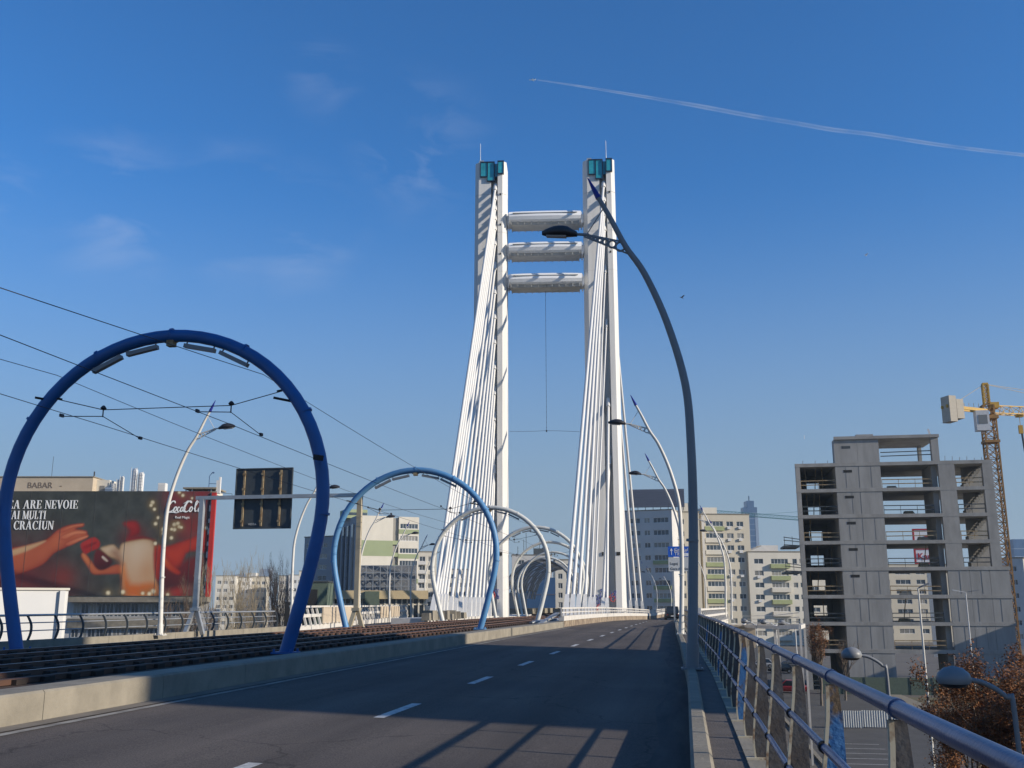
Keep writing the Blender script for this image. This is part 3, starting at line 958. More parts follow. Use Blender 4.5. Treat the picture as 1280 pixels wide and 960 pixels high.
for variant in range(4):
    mb = MB()
    # broad curved fin seen face-on from along the bridge; thin in the bridge direction
    L = [(-.075, 0), (-.085, .15), (-.065, .36), (-.035, .6), (-.01, .8), (-.005, .93)]
    Rr = [(.10, 0), (.075, .15), (.06, .36), (.06, .6), (.055, .8), (.045, .93)]
    k = 3; LL = smooth_path([(a, 0, b) for a, b in L], k); RR = smooth_path([(a, 0, b) for a, b in Rr], k)
    for i in range(len(LL) - 1):
        a, b, c, d = LL[i], RR[i], RR[i + 1], LL[i + 1]
        th = .011
        mb.add([(p.x, -th, p.z) for p in (a, b, c, d)] + [(p.x, th, p.z) for p in (a, b, c, d)], [(0, 1, 2, 3), (7, 6, 5, 4)], 0)
        mb.add([(a.x - .004, -.016, a.z), (a.x - .004, .016, a.z), (d.x - .004, .016, d.z), (d.x - .004, -.016, d.z)], [(0, 1, 2, 3)], 1)
        mb.add([(b.x, -th, b.z), (b.x, th, b.z), (c.x, th, c.z), (c.x, -th, c.z)], [(0, 1, 2, 3)], 1)
        mb.add([(a.x - .004, -.016, a.z), (a.x + .012, -.016, a.z), (d.x + .012, -.016, d.z), (d.x - .004, -.016, d.z)], [(0, 1, 2, 3)], 1)
    mb.box(-.15, .17, -.06, .06, 0, .014, 1)
    finv.append(mb)
rnd = random.Random(4)
fm = {}
for i, y in enumerate(RY):
    kind = 'fin' if i % 5 == 2 else ('fin_rust' if rnd.random() < .93 else 'fin')
    if kind not in fm:
        fm[kind] = finv[0].build('post', [kind, 'fin_edge'], rail, (rx(y), y, crest(y)), fix=False)
    else:
        inst(fm[kind], rail, (rx(y), y, crest(y)))

# ------------------------------------------------------------------ left edge: parapet and railing
mb = MB(); y = -12
while y < 63:
    mb.box(-25.5, -25.15, y, y + 1.98, -.6, .20); y += 2
par = tag(mb.build('parapet_wall', 'conc', None, (0, 0, 0)), 'low beige concrete parapet below the railing on the far left edge', 'parapet')
lr = thing('bridge_railing', (-25.3, 0, .2), 'grey tubular railing with thin bowed posts before the billboard, on the far left edge', 'railing')
LY = [26 + 1.75 * k for k in range(21)]
for z, x, r in ((.95, -.12, .045), (.66, -.02, .022), (.36, .04, .022)):
    MB().tube([(x, y, z) for y in LY], r, 8).build('top_rail' if z > .9 else 'lower_rail', 'galv', lr)
bow = smooth_path([(.0, 0, 0), (.10, 0, .3), (.08, 0, .62), (-.10, 0, .93)], 4)
proto = None
for y in LY:
    if proto is None:
        mb = MB()
        for a, b in zip(bow, bow[1:]):
            mb.add([(a.x - .05, -.02, a.z), (a.x + .05, -.02, a.z), (b.x + .045, -.02, b.z), (b.x - .045, -.02, b.z), (a.x - .05, .02, a.z), (a.x + .05, .02, a.z), (b.x + .045, .02, b.z), (b.x - .045, .02, b.z)], [(0, 1, 2, 3), (4, 7, 6, 5), (0, 4, 5, 1), (1, 5, 6, 2), (2, 6, 7, 3), (3, 7, 4, 0)])
        proto = mb.build('post', 'sign_back', lr, (0, y, 0))
    else: inst(proto, lr, (0, y, 0))


# white balustrades beside the cable-stayed part
def balustrade(p, q, label, h=1.5, tan=None):
    p, q = Vector(p), Vector(q); d = q - p; L = d.length; rz = math.atan2(d.y, d.x)
    t = thing('balustrade', p, label, 'balustrade', None, rz)
    n = int(L / 1.6)
    mb = MB(); mb.box(0, L, -.1, .1, h - .14, h); mb.build('top_beam', 'white_rail', t)
    mb = MB(); mb.box(0, L, -.12, .12, h * .45, h * .60); mb.build('middle_beam', 'white_rail', t)
    mb = MB(); mb.box(0, L, -.15, .15, -.4, .12); mb.build('foot_wall', 'white_rail', t)
    pr = None
    for i in range(n + 1):
        x = L * i / n
        if pr is None:
            mb = MB(); mb.prism([(-.09, -.30, .1), (.09, -.30, .1), (.09, .1, h), (-.09, .1, h)], (0, .14, 0)); pr = mb.build('post', 'white_rail', t, (x, 0, 0))
        else: inst(pr, t, (x, 0, 0))
    if tan:
        for a, b in tan:
            mb = MB(); mb.box(a, b, -.26, -.16, .15, h * .93); mb.build('panel', 'beige', t)
    mb = MB(); mb.prism([(-.5, -.14, -.3), (.1, -.14, -.3), (.1, -.14, h + .05), (-.1, -.14, h + .05)], (0, .28, 0)); mb.build('end_post', 'white_rail', t)
    return t


balustrade((-25.2, 63.5, .05), (-35.4, 128, -.4), 'long white balustrade with tan panels on the far left edge, behind the sunlit blue arch', 1.45, ((9, 23), (40, 56)))
balustrade((.95, 71, .15), (3.9, 101, -.05), 'white balustrade flaring out on the right edge, beyond the big grey lamp post', 1.15)
mb = MB(); mb.box(0, 2.2, 0, 4, -1.4, .45); mb.box(-.1, 2.4, -.1, 4.1, .452, .6)
tag(mb.build('abutment_wall', 'beige', None, (4.1, 97, -.9)), 'sunlit tan abutment wall at the outer end of the flaring balustrade', 'abutment')

# stone wall and white guard rail in front of the right cable anchors
g = thing('guard_rail', (-7.8, 66.5, .1), 'white guard rail on a low stone wall below the right fan of cables', 'guard rail')
ys = [66.5 + 2 * i for i in range(60)]
def gx(y): return xm(y) + 7.8 - .12
mb = MB()
for y in ys[:-1]:
    rings = [[(gx(t) + a, t - 66.5, b + crest(t)) for a, b in ((-.5, -.4), (.0, -.4), (.0, .42), (-.5, .42))] for t in (y, y + 1.985)]
    mb.loft(rings)
mb.build('stone_wall', 'stone', g)
def gsec(w0, w1, z0, z1, name):
    mb = MB(); mb.loft([[(gx(t) + a, t - 66.5, b + crest(t)) for a, b in ((w0, z0), (w1, z0), (w1, z1), (w0, z1))] for t in ys]); mb.build(name, 'white_rail', g)
gsec(-.30, .05, .43, .74, 'bottom_beam'); gsec(-.16, -.08, .92, 1.0, 'middle_bar'); gsec(-.17, -.06, 1.18, 1.28, 'top_bar')
pr = None
for y in ys[::1]:
    if pr is None:
        mb = MB(); mb.box(-.16, -.06, -.05, .05, .7, 1.2); pr = mb.build('post', 'white_rail', g, (gx(y), y - 66.5, crest(y)))
    else: inst(pr, g, (gx(y), y - 66.5, crest(y)))
mb = MB()
for p, q in (((-1.4, -1.2, .25), (-.6, 1.4, .9)), ((-2.2, .2, .3), (-.8, 1.8, .5))): mb.bar(p, q, .35, .1)
mb.build('end_plate', 'galv', g)
# raised slab under the anchors
ys_ = [y for y in YS if 70 <= y <= 190]
mb = MB(); mb.loft([[(a, y, z + crest(y)) for a, z in ((-10.4 + shift(y) * .2, -.4), (xm(y) - .62, -.4), (xm(y) - .62, .5), (-10.4 + shift(y) * .2, .5))] for y in ys_])
struct('anchor_plinth', mb, 'white_rail')
ys_ = [y for y in YS if 80 <= y <= 170]
mb = MB(); mb.loft([[(a + shift(y) * .6, y, z + crest(y)) for a, z in ((-23.4, -.4), (-20.5, -.4), (-20.5, .5), (-23.4, .5))] for y in ys_])
struct('anchor_plinth', mb, 'white_rail')
# loose grey blocks in front of the left anchors
for i in range(12):
    x = -20.2 + .3 * math.sin(i * 3.1); y = 79 + i * 1.15
    s = .34 + .12 * math.sin(i * 1.7)
    mb = MB(); mb.loft([[(-s, -s, 0), (s, -s, 0), (s, s, 0), (-s, s, 0)], [(-s * .9, -s * .9, s * 1.7), (s * .9, -s * .9, s * 1.7), (s * .9, s * .9, s * 1.7), (-s * .9, s * .9, s * 1.7)]])
    tag(mb.build('concrete_block', 'conc', None, (x, y, .33), .2 * math.sin(i * 5)), 'grey concrete block in the row at the foot of the left cable fan', 'concrete block', 'blocks at the foot of the left cables')

# ------------------------------------------------------------------ overhead sign gantry seen from behind
gy = 50.0
ga = thing('sign_gantry', (-25.2, gy, .1), 'tan and grey overhead gantry on A-shaped feet spanning the left carriageway', 'sign gantry')
for x in (0, 8.75):
    mb = MB(); mb.box(x - .12, x + .12, -.12, .12, 1.2, 6.95)
    for d in (-1, 1): mb.bar((x, 0, 1.4), (x + d * .38, d * .25, -.05), .20, .20)
    mb.box(x - .2, x + .2, -.2, .2, 1.15, 1.3)
    mb.build('post', 'galv' if x == 0 else 'tan_steel', ga)
mb = MB(); mb.box(-.35, 8.9, -.10, .10, 6.93, 7.12); mb.build('beam', 'galv', ga)
sg = thing('road_sign', (-25.2 + 3.35, gy - .2, .1), 'back of a dark square road sign with three rusty ribs hung on the gantry beam', 'road sign')
mb = MB(); mb.box(-1.55, 1.55, .02, .08, 5.42, 8.52); mb.box(-1.6, 1.6, -.02, .1, 5.36, 5.42); mb.box(-1.6, 1.6, -.02, .1, 8.52, 8.58); mb.box(-1.6, -1.55, -.02, .1, 5.42, 8.52); mb.box(1.55, 1.6, -.02, .1, 5.42, 8.52)
mb.build('panel', 'sign_back', sg, (0, .35, 0))
for x in (-1.1, -.05, .95):
    mb = MB(); mb.box(x - .05, x + .05, .30, .36, 5.5, 8.45)
    for z in (5.7, 6.6, 7.4, 8.2): mb.box(x - .09, x + .09, .28, .30, z, z + .12)
    mb.build('rib', 'rust_rib', sg)
text('maker_mark', 'VESTA', .16, 'sign_grey', sg, (-.75, .33, 5.55), (R(90), 0, 0), .004)

# ------------------------------------------------------------------ apartment blocks
WCACHE = {}
def window_mesh(w, h, two, fm_='sign_white'):
    key = (round(w, 2), round(h, 2), two, fm_)
    if key not in WCACHE:
        mb = MB(); f = .07
        n = max(1, two)
        mb.box(0, w, -.03, .03, 0, f); mb.box(0, w, -.03, .03, h - f, h)
        xs = [w * i / n for i in range(n + 1)]
        for x in xs:
            a = min(max(x - f / 2, 0), w - f); mb.box(a, a + f, -.028, .028, f, h - f)
        mb.box(.01, w - .01, .0, .012, .01, h - .01, 1)
        me = bpy.data.meshes.new('window'); me.from_pydata(mb.v, [], mb.f)
        me.materials.append(M[fm_]); me.materials.append(M['glass'])
        me.polygons.foreach_set('material_index', mb.m)
        WCACHE[key] = me
    return WCACHE[key]


def facade(parent, w, z0, nf, sh, cols, name='wall', m='cream', wins=True, x0=0.0, y=0.0, base=1.0, head=1.0):
    """front wall at local y (facing -y) with recessed openings; cols = (x, width, sill, height, panes)"""
    mb = MB(); dep = .22
    xs = sorted({0, w} | {c[0] for c in cols} | {c[0] + c[1] for c in cols})
    def q(a, b, z, t): mb.add([(x0 + a, y, z), (x0 + b, y, z), (x0 + b, y, t), (x0 + a, y, t)], [(0, 1, 2, 3)])
    q(0, w, z0, z0 + base); q(0, w, z0 + base + nf * sh, z0 + base + nf * sh + head)
    for k in range(nf):
        b = z0 + base + k * sh
        px = 0
        for c in sorted(cols):
            if c[0] > px: q(px, c[0], b, b + sh)
            xa, xb, s0, s1 = c[0], c[0] + c[1], b + c[2], b + c[2] + c[3]
            q(xa, xb, b, s0); q(xa, xb, s1, b + sh)
            xa += x0; xb += x0
            mb.add([(xa, y, s0), (xb, y, s0), (xb, y + dep, s0), (xa, y + dep, s0), (xa, y, s1), (xb, y, s1), (xb, y + dep, s1), (xa, y + dep, s1)], [(0, 1, 2, 3), (4, 7, 6, 5), (0, 3, 7, 4), (1, 5, 6, 2)])
            px = c[0] + c[1]
        if px < w: q(px, w, b, b + sh)
    o = mb.build(name, m, parent, fix=False)
    if wins:
        for k in range(nf):
            for c in cols:
                wo = bpy.data.objects.new('window', window_mesh(c[1], c[3], c[4]))
                COL.objects.link(wo); wo.parent = parent
                wo.location = (x0 + c[0], y + dep - .05, z0 + base + k * sh + c[2])
    return o


def shell(parent, w, d, z0, z1, m, y=0.0, x0=0.0, name='side_wall', parapet=.5):
    mb = MB(); e = .004
    mb.add([(x0, y, z0), (x0, y + d, z0), (x0, y + d, z1), (x0, y, z1)], [(0, 1, 2, 3)])
    mb.add([(x0 + w, y, z0), (x0 + w, y + d, z0), (x0 + w, y + d, z1), (x0 + w, y, z1)], [(0, 1, 2, 3)])
    mb.add([(x0, y + d, z0), (x0 + w, y + d, z0), (x0 + w, y + d, z1), (x0, y + d, z1)], [(0, 1, 2, 3)])
    o = mb.build(name, m, parent, fix=False)
    mb = MB()
    mb.box(x0 - .15, x0 + w + .15, y - .15, y + d + .15, z1 + .002, z1 + .25)
    mb.build('roof', 'conc', parent)
    return o


def ac_unit(parent, locs):
    pr = None
    for l in locs:
        if pr is None:
            mb = MB(); mb.box(0, .9, -.45, -.06, 0, .62); mb.lathe([(.24, 0), (.24, .02)], (0, 0, 0), 10)
            pr = mb.build('air_conditioner', 'cab', parent, l)
        else: inst(pr, parent, l)


def band(parent, x0, x1, z0, z1, y, m, th=.12, name='panel'):
    mb = MB(); mb.box(x0, x1, y - th, y - .004, z0, z1); return mb.build(name, m, parent)


GZ = -9.0
def flats(name, label, px0, px1, pytop, c, rz, d, m, nf, sh, cols, group=None, base=1.5, head=.9, cat='apartment block'):
    p = pix(px0, pytop, c); q = pix(px1, pytop, c)
    W_ = (q - p).xy.length
    # widen the front so that its rotated face spans the same width seen from the bridge
    view = math.atan2(p.y + q.y, p.x + q.x) - R(90)
    W_ /= max(.3, math.cos(rz - view))
    top = p.z - GZ
    t = thing(name, (p.x, p.y, GZ), label, cat, group, rz)
    sc = (top - base - head) / (nf * sh); sh *= sc
    cc = [(a * W_, b * W_, s, h, n) for a, b, s, h, n in cols]
    facade(t, W_, 0, nf, sh, cc, m=m, base=base, head=head)
    shell(t, W_, d, 0, top, m)
    return t, W_, top, sh, base


# B: cream flats with green loggia panels
tB, wB, topB, shB, bB = flats('apartment_block', 'ten-storey cream flats with olive panels right of the big grey lamp post', 876, 935, 643, 276, R(14), 14, 'cream', 10, 3.0,
      [(.09, .36, .95, 1.35, 5), (.52, .14, .9, 1.35, 2), (.73, .14, .9, 1.35, 2)])
for k in range(10):
    z = bB + k * shB
    band(tB, .07 * wB, .47 * wB, z - .25, z + .9, -.0, 'green_panel' if k in (0, 1, 3, 6, 9) or k == 5 else 'cream2', .35)
    if k % 2 or k > 6: ac_unit(tB, [(.53 * wB, 0, z + .15), (.76 * wB, 0, z + .2)][: 2 if k > 4 else 1])
band(tB, 0, .05 * wB, 0, topB - .2, 0, 'greyblock', .5, 'corner_pier')
mb = MB(); mb.box(.1 * wB, .4 * wB, 3, 8, topB + .26, topB + 2.2); mb.build('roof_hut', 'cream2', tB)

# A: two staggered volumes, the left one turned out of the sun
tA, wA, topA, shA, bA = flats('apartment_block', 'grey shaded flats under the slate-blue roof hoarding, just right of the right cable fan', 768, 838, 640, 272, R(-14), 12, 'greyblock', 10, 3.0,
      [(.08, .10, .9, 1.35, 2), (.27, .18, .9, 1.35, 3), (.52, .10, .9, 1.35, 2), (.68, .26, .9, 1.35, 4)])
for k in range(10):
    z = bA + k * shA
    if k in (1, 3, 4, 6): band(tA, .66 * wA, .96 * wA, z - .15, z + .85, 0, 'green_panel', .3)
    if k > 5: ac_unit(tA, [(.3 * wA, 0, z + .1)])
tA2, wA2, topA2, shA2, bA2 = flats('apartment_block', 'narrow sunlit cream flats behind the blue direction sign and big grey lamp post', 837, 873, 640, 271, R(14), 12, 'cream', 10, 3.0,
      [(.08, .40, .9, 1.35, 3), (.66, .2, .9, 1.35, 2)])
for k in range(10):
    z = bA2 + k * shA2
    if k % 3: ac_unit(tA2, [(.2 * wA2, 0, z + .12)])
mb = MB(); mb.box(.5 * wA2, .7 * wA2, 2, 5, topA2 + .26, topA2 + 2.6); mb.box(.75 * wA2, .92 * wA2, 2, 5, topA2 + .26, topA2 + 2.9)
mb.build('chimney', 'cream2', tA2)
# hoarding on the roof of A
p = pix(786, 612, 270); q = pix(854, 612, 270)
hb = thing('roof_hoarding', (p.x, p.y, topA + GZ), 'large slate-blue hoarding on the roof of the shaded flats, seen from behind', 'billboard', None, R(2))
hw = (q - p).xy.length; hh = p.z - (topA + GZ)
mb = MB(); mb.box(0, hw, 0, .3, 1.0, hh)
for i in range(7): mb.box(0, hw, -.06, .0, 1.1 + (hh - 1.2) * i / 7, 1.16 + (hh - 1.2) * i / 7)
mb.build('panel', 'board_grey', hb)
mb = MB()
for i in range(8): x = .3 + (hw - .6) * i / 7; mb.bar((x, .15, .25), (x, .15, 1.0), .15, .15); mb.bar((x, 2.5, .25), (x, .3, hh * .8), .12, .12)
mb.build('strut', 'sign_back', hb)

# C: lower flats
tC, wC, topC, shC, bC = flats('apartment_block', 'six-storey pale cream flats with a bay of olive panels, left of the unfinished concrete frame', 935, 1003, 690, 276, R(12), 14, 'cream2', 7, 3.0,
      [(.10, .16, .9, 1.35, 2), (.40, .30, .9, 1.35, 5), (.78, .08, .9, 1.35, 1), (.90, .08, .9, 1.35, 1)])
for k in range(7):
    z = bC + k * shC
    band(tC, .38 * wC, .72 * wC, z - .3, z + .88, 0, 'green_panel' if k in (1, 3, 5, 6) else 'cream2', .9, 'balcony')
    if k % 2: ac_unit(tC, [(.14 * wC, 0, z + .2)])
mb = MB(); mb.box(.3 * wC, .6 * wC, 3, 8, topC + .26, topC + 2.0); mb.prism([(.05 * wC, 2, topC + .26), (.4 * wC, 2, topC + .26), (.3 * wC, 2, topC + 1.8)], (0, 8, 0)); mb.build('roof_hut', 'greyblock', tC)

# blocks seen through and beside the concrete frame
for (px0, px1, py, c, rz, m_, nf, lab) in ((1006, 1092, 712, 300, 8, 'cream2', 6, 'cream flats seen through the middle openings of the unfinished concrete frame'),
                                          (1094, 1180, 706, 300, 8, 'cream', 7, 'cream flats seen through the right openings of the unfinished concrete frame'),
                                          (1256, 1276, 698, 250, -10, 'greyblock', 6, 'grey shaded flats right of the yellow crane mast')):
    t, w, tp, s, b = flats('apartment_block', lab, px0, px1, py, c, R(rz), 12, m_, nf, 3.0, [(.06, .12, .9, 1.3, 2), (.26, .2, .9, 1.3, 3), (.54, .12, .9, 1.3, 2), (.74, .18, .9, 1.3, 3)] if px1 - px0 > 40 else [(.3, .3, .9, 1.3, 2)])
t, w, tp, s, b = flats('apartment_block', 'sunlit cream wall of the flats cut by the right edge of the photo', 1276, 1330, 698, 250, R(16), 12, 'cream2', 6, 3.0, [(.35, .12, .9, 1.3, 2), (.7, .15, .9, 1.3, 2)])

# green and white flats on the left
p = pix(447, 644, 258)
tg = thing('apartment_block', (p.x, p.y, GZ), 'green and white banded tower block seen through the sunlit blue arch', 'apartment block', None, R(30))
top = p.z - GZ
WG = 9.4
mb = MB(); mb.box(0, WG, 0, 26, 0, top); mb.build('wall', 'cream2', tg)
sc_ = 258 / 1311
band(tg, -.02, WG + .02, top - (696 - 644) * sc_, top - (676 - 644) * sc_, 0, 'green_band', .04, 'green_band')
mb = MB(); mb.box(-.08, -.005, .02, 26, 0, top - .1); mb.build('side_wall', 'shaded_side', tg)  # left face's shade painted in as a darker skin over the wall
for k in range(4):
    mb = MB(); mb.box(-.5, -.1, 3 + k * 6, 5 + k * 6, 4, top - 2); mb.build('loggia', 'glass', tg)
mb = MB(); mb.box(-1.5, 4.5, 9, 16, top + .01, top + 2.3); mb.build('roof_block', 'green_band', tg)
mb = MB(); mb.box(-1.4, 4.4, 8.9, 8.99, top + .8, top + 1.5); mb.build('roof_window', 'glass', tg)
# stepped wing with windows
fx0 = WG + 1.7; ww = 5.4
facade(tg, ww, 0, 10, (top - 1.4) / 10, [(.35, ww - .7, 1.0, 1.25, 6)], 'wing_wall', 'cream2', True, fx0, .6, .5, .9)
mb = MB(); mb.box(fx0 + .01, fx0 + ww - .01, 1.0, 20, 0, top - .1); mb.build('wing_body', 'cream2', tg)
for k in range(10):
    z = .5 + k * (top - 1.4) / 10
    if k in (1, 3, 5, 7, 9): band(tg, fx0, fx0 + ww, z - .35, z + .8, .6, 'green_band', .06, 'green_band')
mb = MB(); mb.box(WG + .01, fx0 - .01, 1.2, 18, 0, top - .3); mb.build('recess', 'glass', tg)
for k in range(9):
    band(tg, WG + .1, fx0 - .1, 1 + k * 3.1, 2.0 + k * 3.1, 1.1, 'green_band', .5, 'balcony')
# darker rear block
p = pix(384, 672, 275)
t, w, tp, s, b = flats('apartment_block', 'dark blue-grey block in shade behind the right leg of the nearest blue arch', 381, 416, 672, 285, R(-20), 18, 'shaded_side', 9, 3.0, [(.05, .2, .8, 1.3, 2), (.5, .3, .8, 1.3, 2)])
# round-cornered white flats by the cables
t, w, tp, s, b = flats('apartment_block', 'slim pale flats with stacked balconies just left of the left cable fan', 522, 546, 690, 300, R(15), 14, 'cream2', 9, 3.0, [(.1, .3, .8, 1.4, 2), (.55, .35, .8, 1.4, 2)])
for k in range(9):
    band(t, .05 * w, .45 * w, b + k * s - .2, b + k * s + .75, 0, 'white_wall', .8, 'balcony')
t, w, tp, s, b = flats('apartment_block', 'pale flats showing between the cables of the left fan', 555, 600, 712, 330, R(12), 14, 'cream2', 7, 3.0, [(.1, .2, .8, 1.4, 2), (.4, .2, .8, 1.4, 2), (.7, .2, .8, 1.4, 2)])

# hazy flats in the gap right of the billboard
far = ((270, 294, 720, 430, 'cream2', 'pale flats just right of the red billboard edge, leftmost in the gap'), (296, 312, 722, 440, 'white_wall', 'white flats second from the billboard edge, in the gap'),
       (313, 333, 721, 450, 'cream', 'pinkish flats left of the tall bare poplar'), (349, 360, 720, 430, 'cream2', 'pale flats right behind the lamp post below the road sign'),
       (361, 377, 719, 430, 'white_wall', 'white flats with dark windows right of the lamp post below the road sign'), (374, 384, 714, 400, 'cream2', 'taller pale flats just left of the right leg of the nearest arch'))
for (a, b_, py, c, m_, lab) in far:
    flats('apartment_block', lab, a, b_, py, c, R(18), 16, m_, 6, 3.0, [(.08, .2, .9, 1.4, 2), (.4, .2, .9, 1.4, 2), (.72, .2, .9, 1.4, 2)])


# distant towers
def far_tower(label, px0, px1, py, c, m_, extra=None):
    p, q = pix(px0, py, c), pix(px1, py, c)
    w = (q - p).length
    t = thing('office_tower', (p.x, p.y, GZ), label, 'office tower', None, R(8))
    h = p.z - GZ
    mb = MB(); mb.box(0, w, 0, w, 0, h); mb.build('glass_wall', m_, t)
    mb = MB()
    for k in range(int(h / 7)): mb.box(-.15, w + .15, -.15, w + .15, k * 7 + 3, k * 7 + 3.5)
    mb.build('floor_band', 'tower_pale', t)
    if extra: extra(t, w, h)
    return t


def mast_top(t, w, h):
    mb = MB(); mb.box(.25 * w, .8 * w, 0, w, h, h + 8); mb.tube([(.55 * w, w / 2, h + 8), (.55 * w, w / 2, h + 15)], .8, 6); mb.build('crown', 'tower_blue', t)
    mb = MB(); mb.box(w * .82, w + .6, -.3, w * .4, 0, h - 8); mb.build('fin', 'tower_pale', t)


far_tower('tall blue glass skyscraper far behind, right of the cream flats with olive panels', 929, 946, 634, 1250, 'tower_blue', mast_top)
far_tower('blue office tower at the right edge, beyond the crane mast', 1266, 1290, 674, 900, 'tower_blue')
far_tower('hazy blue office slab on the horizon left of the bare poplar', 325, 338, 711, 1500, 'tower_pale')
far_tower('low hazy building on the horizon right of the billboard', 292, 312, 718, 1500, 'tower_pale')
far_tower('hazy pale block on the horizon above the flats in the left gap', 308, 320, 716, 1300, 'cream2')

# ------------------------------------------------------------------ billboard building on the left
C_B = 160.0
fwd = Vector((-math.sin(YAW), math.cos(YAW), 0)); rgt = Vector((math.cos(YAW), math.sin(YAW), 0))
org = pix(-260, 745, C_B); org.z = GZ
BZ = YAW
def bb(px, py):
    """photo pixel to the facade's own coordinates (x right, z up)"""
    p = pix(px, py, C_B) - org
    return p.dot(rgt), p.z
bt = thing('commercial_building', org, 'long flat-roofed grey building carrying the huge red and dark billboard, far left', 'building', None, BZ)
xR, zT = bb(270, 614); _, zB = bb(100, 745)
mb = MB(); mb.prism([(0, .3, 0), (xR, .3, 0), (xR - 9.6, 30, 0), (0, 30, 0)], (0, 0, zT - .2)); mb.build('wall', 'greyblock', bt)
mb = MB(); mb.prism([(-.2, .1, zT - .2), (xR + .1, .1, zT - .2), (xR - 9.5, 30.2, zT - .2), (-.2, 30.2, zT - .2)], (0, 0, .22)); mb.build('roof', 'conc', bt)
x0, _ = bb(88, 750)
mb = MB(); mb.box(x0, xR + .2, -1.6, .28, zB - .95, zB - .15); mb.build('canopy', 'conc', bt)
def strip_windows(z0, z1, xa, xb, n):
    w = (xb - xa) / n
    me = window_mesh(w - .12, z1 - z0, 2, 'cab')
    for i in range(n):
        o = bpy.data.objects.new('window', me); COL.objects.link(o); o.parent = bt; o.location = (xa + i * w + .06, .22, z0)
xw = bb(236, 750)[0]
strip_windows(bb(0, 771)[1], bb(0, 754)[1], x0 + .4, xw, 14)
strip_windows(bb(0, 797)[1], bb(0, 786)[1], x0 + .4, xw, 14)
mb = MB(); mb.box(x0, xw + .6, -.5, .21, bb(0, 785)[1], bb(0, 773)[1]); mb.build('spandrel', 'conc', bt)
# roof plant, each its own thing
def on_roof(name, label, px0, px1, py0, mats, depth=3.0, cat='roof plant', back=4.0, shape='box'):
    a, z1 = bb(px0, py0); b, _ = bb(px1, py0)
    loc = org + rgt * a + fwd * back; loc.z = GZ + zT + .02
    k = (C_B + back) / C_B
    w, h = (b - a) * k, (z1 - zT) * k
    t = thing(name, loc, label, cat, None, BZ)
    return t, w, h
t, w, h = on_roof('rooftop_hut', 'beige hut with spray-painted letters on the roof above the billboard', -120, 103, 593, None, cat='roof hut', back=3)
mb = MB(); mb.box(0, w, 0, 8, 0, h - .15); mb.build('wall', 'beige', t)
mb = MB(); mb.box(-.15, w + .15, -.15, 8.1, h - .15, h); mb.build('roof', 'conc', t)
mb = MB(); mb.box(w + .01, w + 2.1, 1.5, 6, 0, h * .85); mb.box(w + .6, w + 1.4, 1.44, 1.5, .3, h * .5, 1); mb.build('annex', ['cream2', 'glass'], t)
gx_, gz_ = bb(20, 607)
text('graffiti', 'BABAR   -', 1.35, 'graffiti', t, ((bb(20, 607)[0] - bb(-120, 593)[0]) * 1.02, -.03, h * .30), (R(90), 0, 0), .01)
mb = MB(); mb.tube([(w * .75, 1, h), (w * .75, 1, h + 3.4)], .035, 4); mb.tube([(w - .3, 1, h), (w - .3, 1, h + .9)], .12, 6); mb.build('antenna', 'wire', t)
for (a, b, py, lab) in ((153, 160, 582, 'tall twin grey tank on the roof above the billboard, left of a whiter one'), (161, 168, 587, 'white cylindrical tank right beside the tall grey tank on the billboard roof'), (134, 138, 596, 'slim grey flue on the billboard roof, left of a white one'), (138.5, 143, 592, 'slim white flue with a dark cap on the billboard roof')):
    t, w, h = on_roof('roof_tank', lab, a, b, py, None, cat='roof tank')
    mb = MB(); mb.lathe([(w * .5, 0), (w * .5, h * .93), (w * .3, h), (.01, h)], (w / 2, w / 2, 0), 14); mb.build('tank', 'silver' if a in (153, 134) else 'white_wall', t)
    mb = MB()
    for k in range(2):
        mb.tube([(w * (.02 + .96 * k), -.05, 0), (w * (.02 + .96 * k), -.05, h * 1.02)], .05, 5)
    for k in range(7): mb.bar((0, -.05, h * k / 7), (w, -.05, h * k / 7), .04, .04)
    mb.build('ladder_frame', 'galv', t)
for (a, b, py, lab, m_) in ((119, 130, 606, 'small blue-grey duct box on the billboard roof beside the beige hut', 'tower_pale'), (128.5, 131.5, 601, 'narrow white vent on the billboard roof beside the blue-grey duct box', 'white_wall'), (187, 196, 600.5, 'white louvred cooling box on the middle of the billboard roof', 'white_wall')):
    t, w, h = on_roof('cooling_unit', lab, a, b, py, None, cat='cooling unit')
    mb = MB(); mb.box(0, w, 0, w, .15, h); mb.box(.05, w - .05, .05, w - .05, 0, .15)
    for k in range(5): mb.box(.08, w - .08, -.05, 0, .25 + (h - .4) * k / 5, .32 + (h - .4) * k / 5)
    mb.build('casing', m_, t)
t, w, h = on_roof('rooftop_hut', 'low open-sided hut with a flat dark roof at the right end of the billboard roof', 221, 258, 606, None, cat='roof hut')
mb = MB(); mb.box(1.2, w, 1, 5, 0, h * .55); mb.build('wall', 'cream2', t)
mb = MB(); mb.box(-.2, w + .4, -.3, 5.5, h * .75, h); mb.build('roof', 'conc', t)
for x in (.2, w * .25, w * .9): mb = MB(); mb.box(x - .08, x + .08, 0, .16, 0, h * .75); mb.build('post', 'galv', t)
t, w, h = on_roof('lift_mast', 'white mast with a blue ladder at the right end of the billboard roof', 262, 267, 593, None, cat='mast')
mb = MB(); mb.box(w * .6, w, 0, .5, 0, h); mb.box(0, w * .55, 0, .4, 0, h * .8); mb.build('mast', 'white_wall', t)
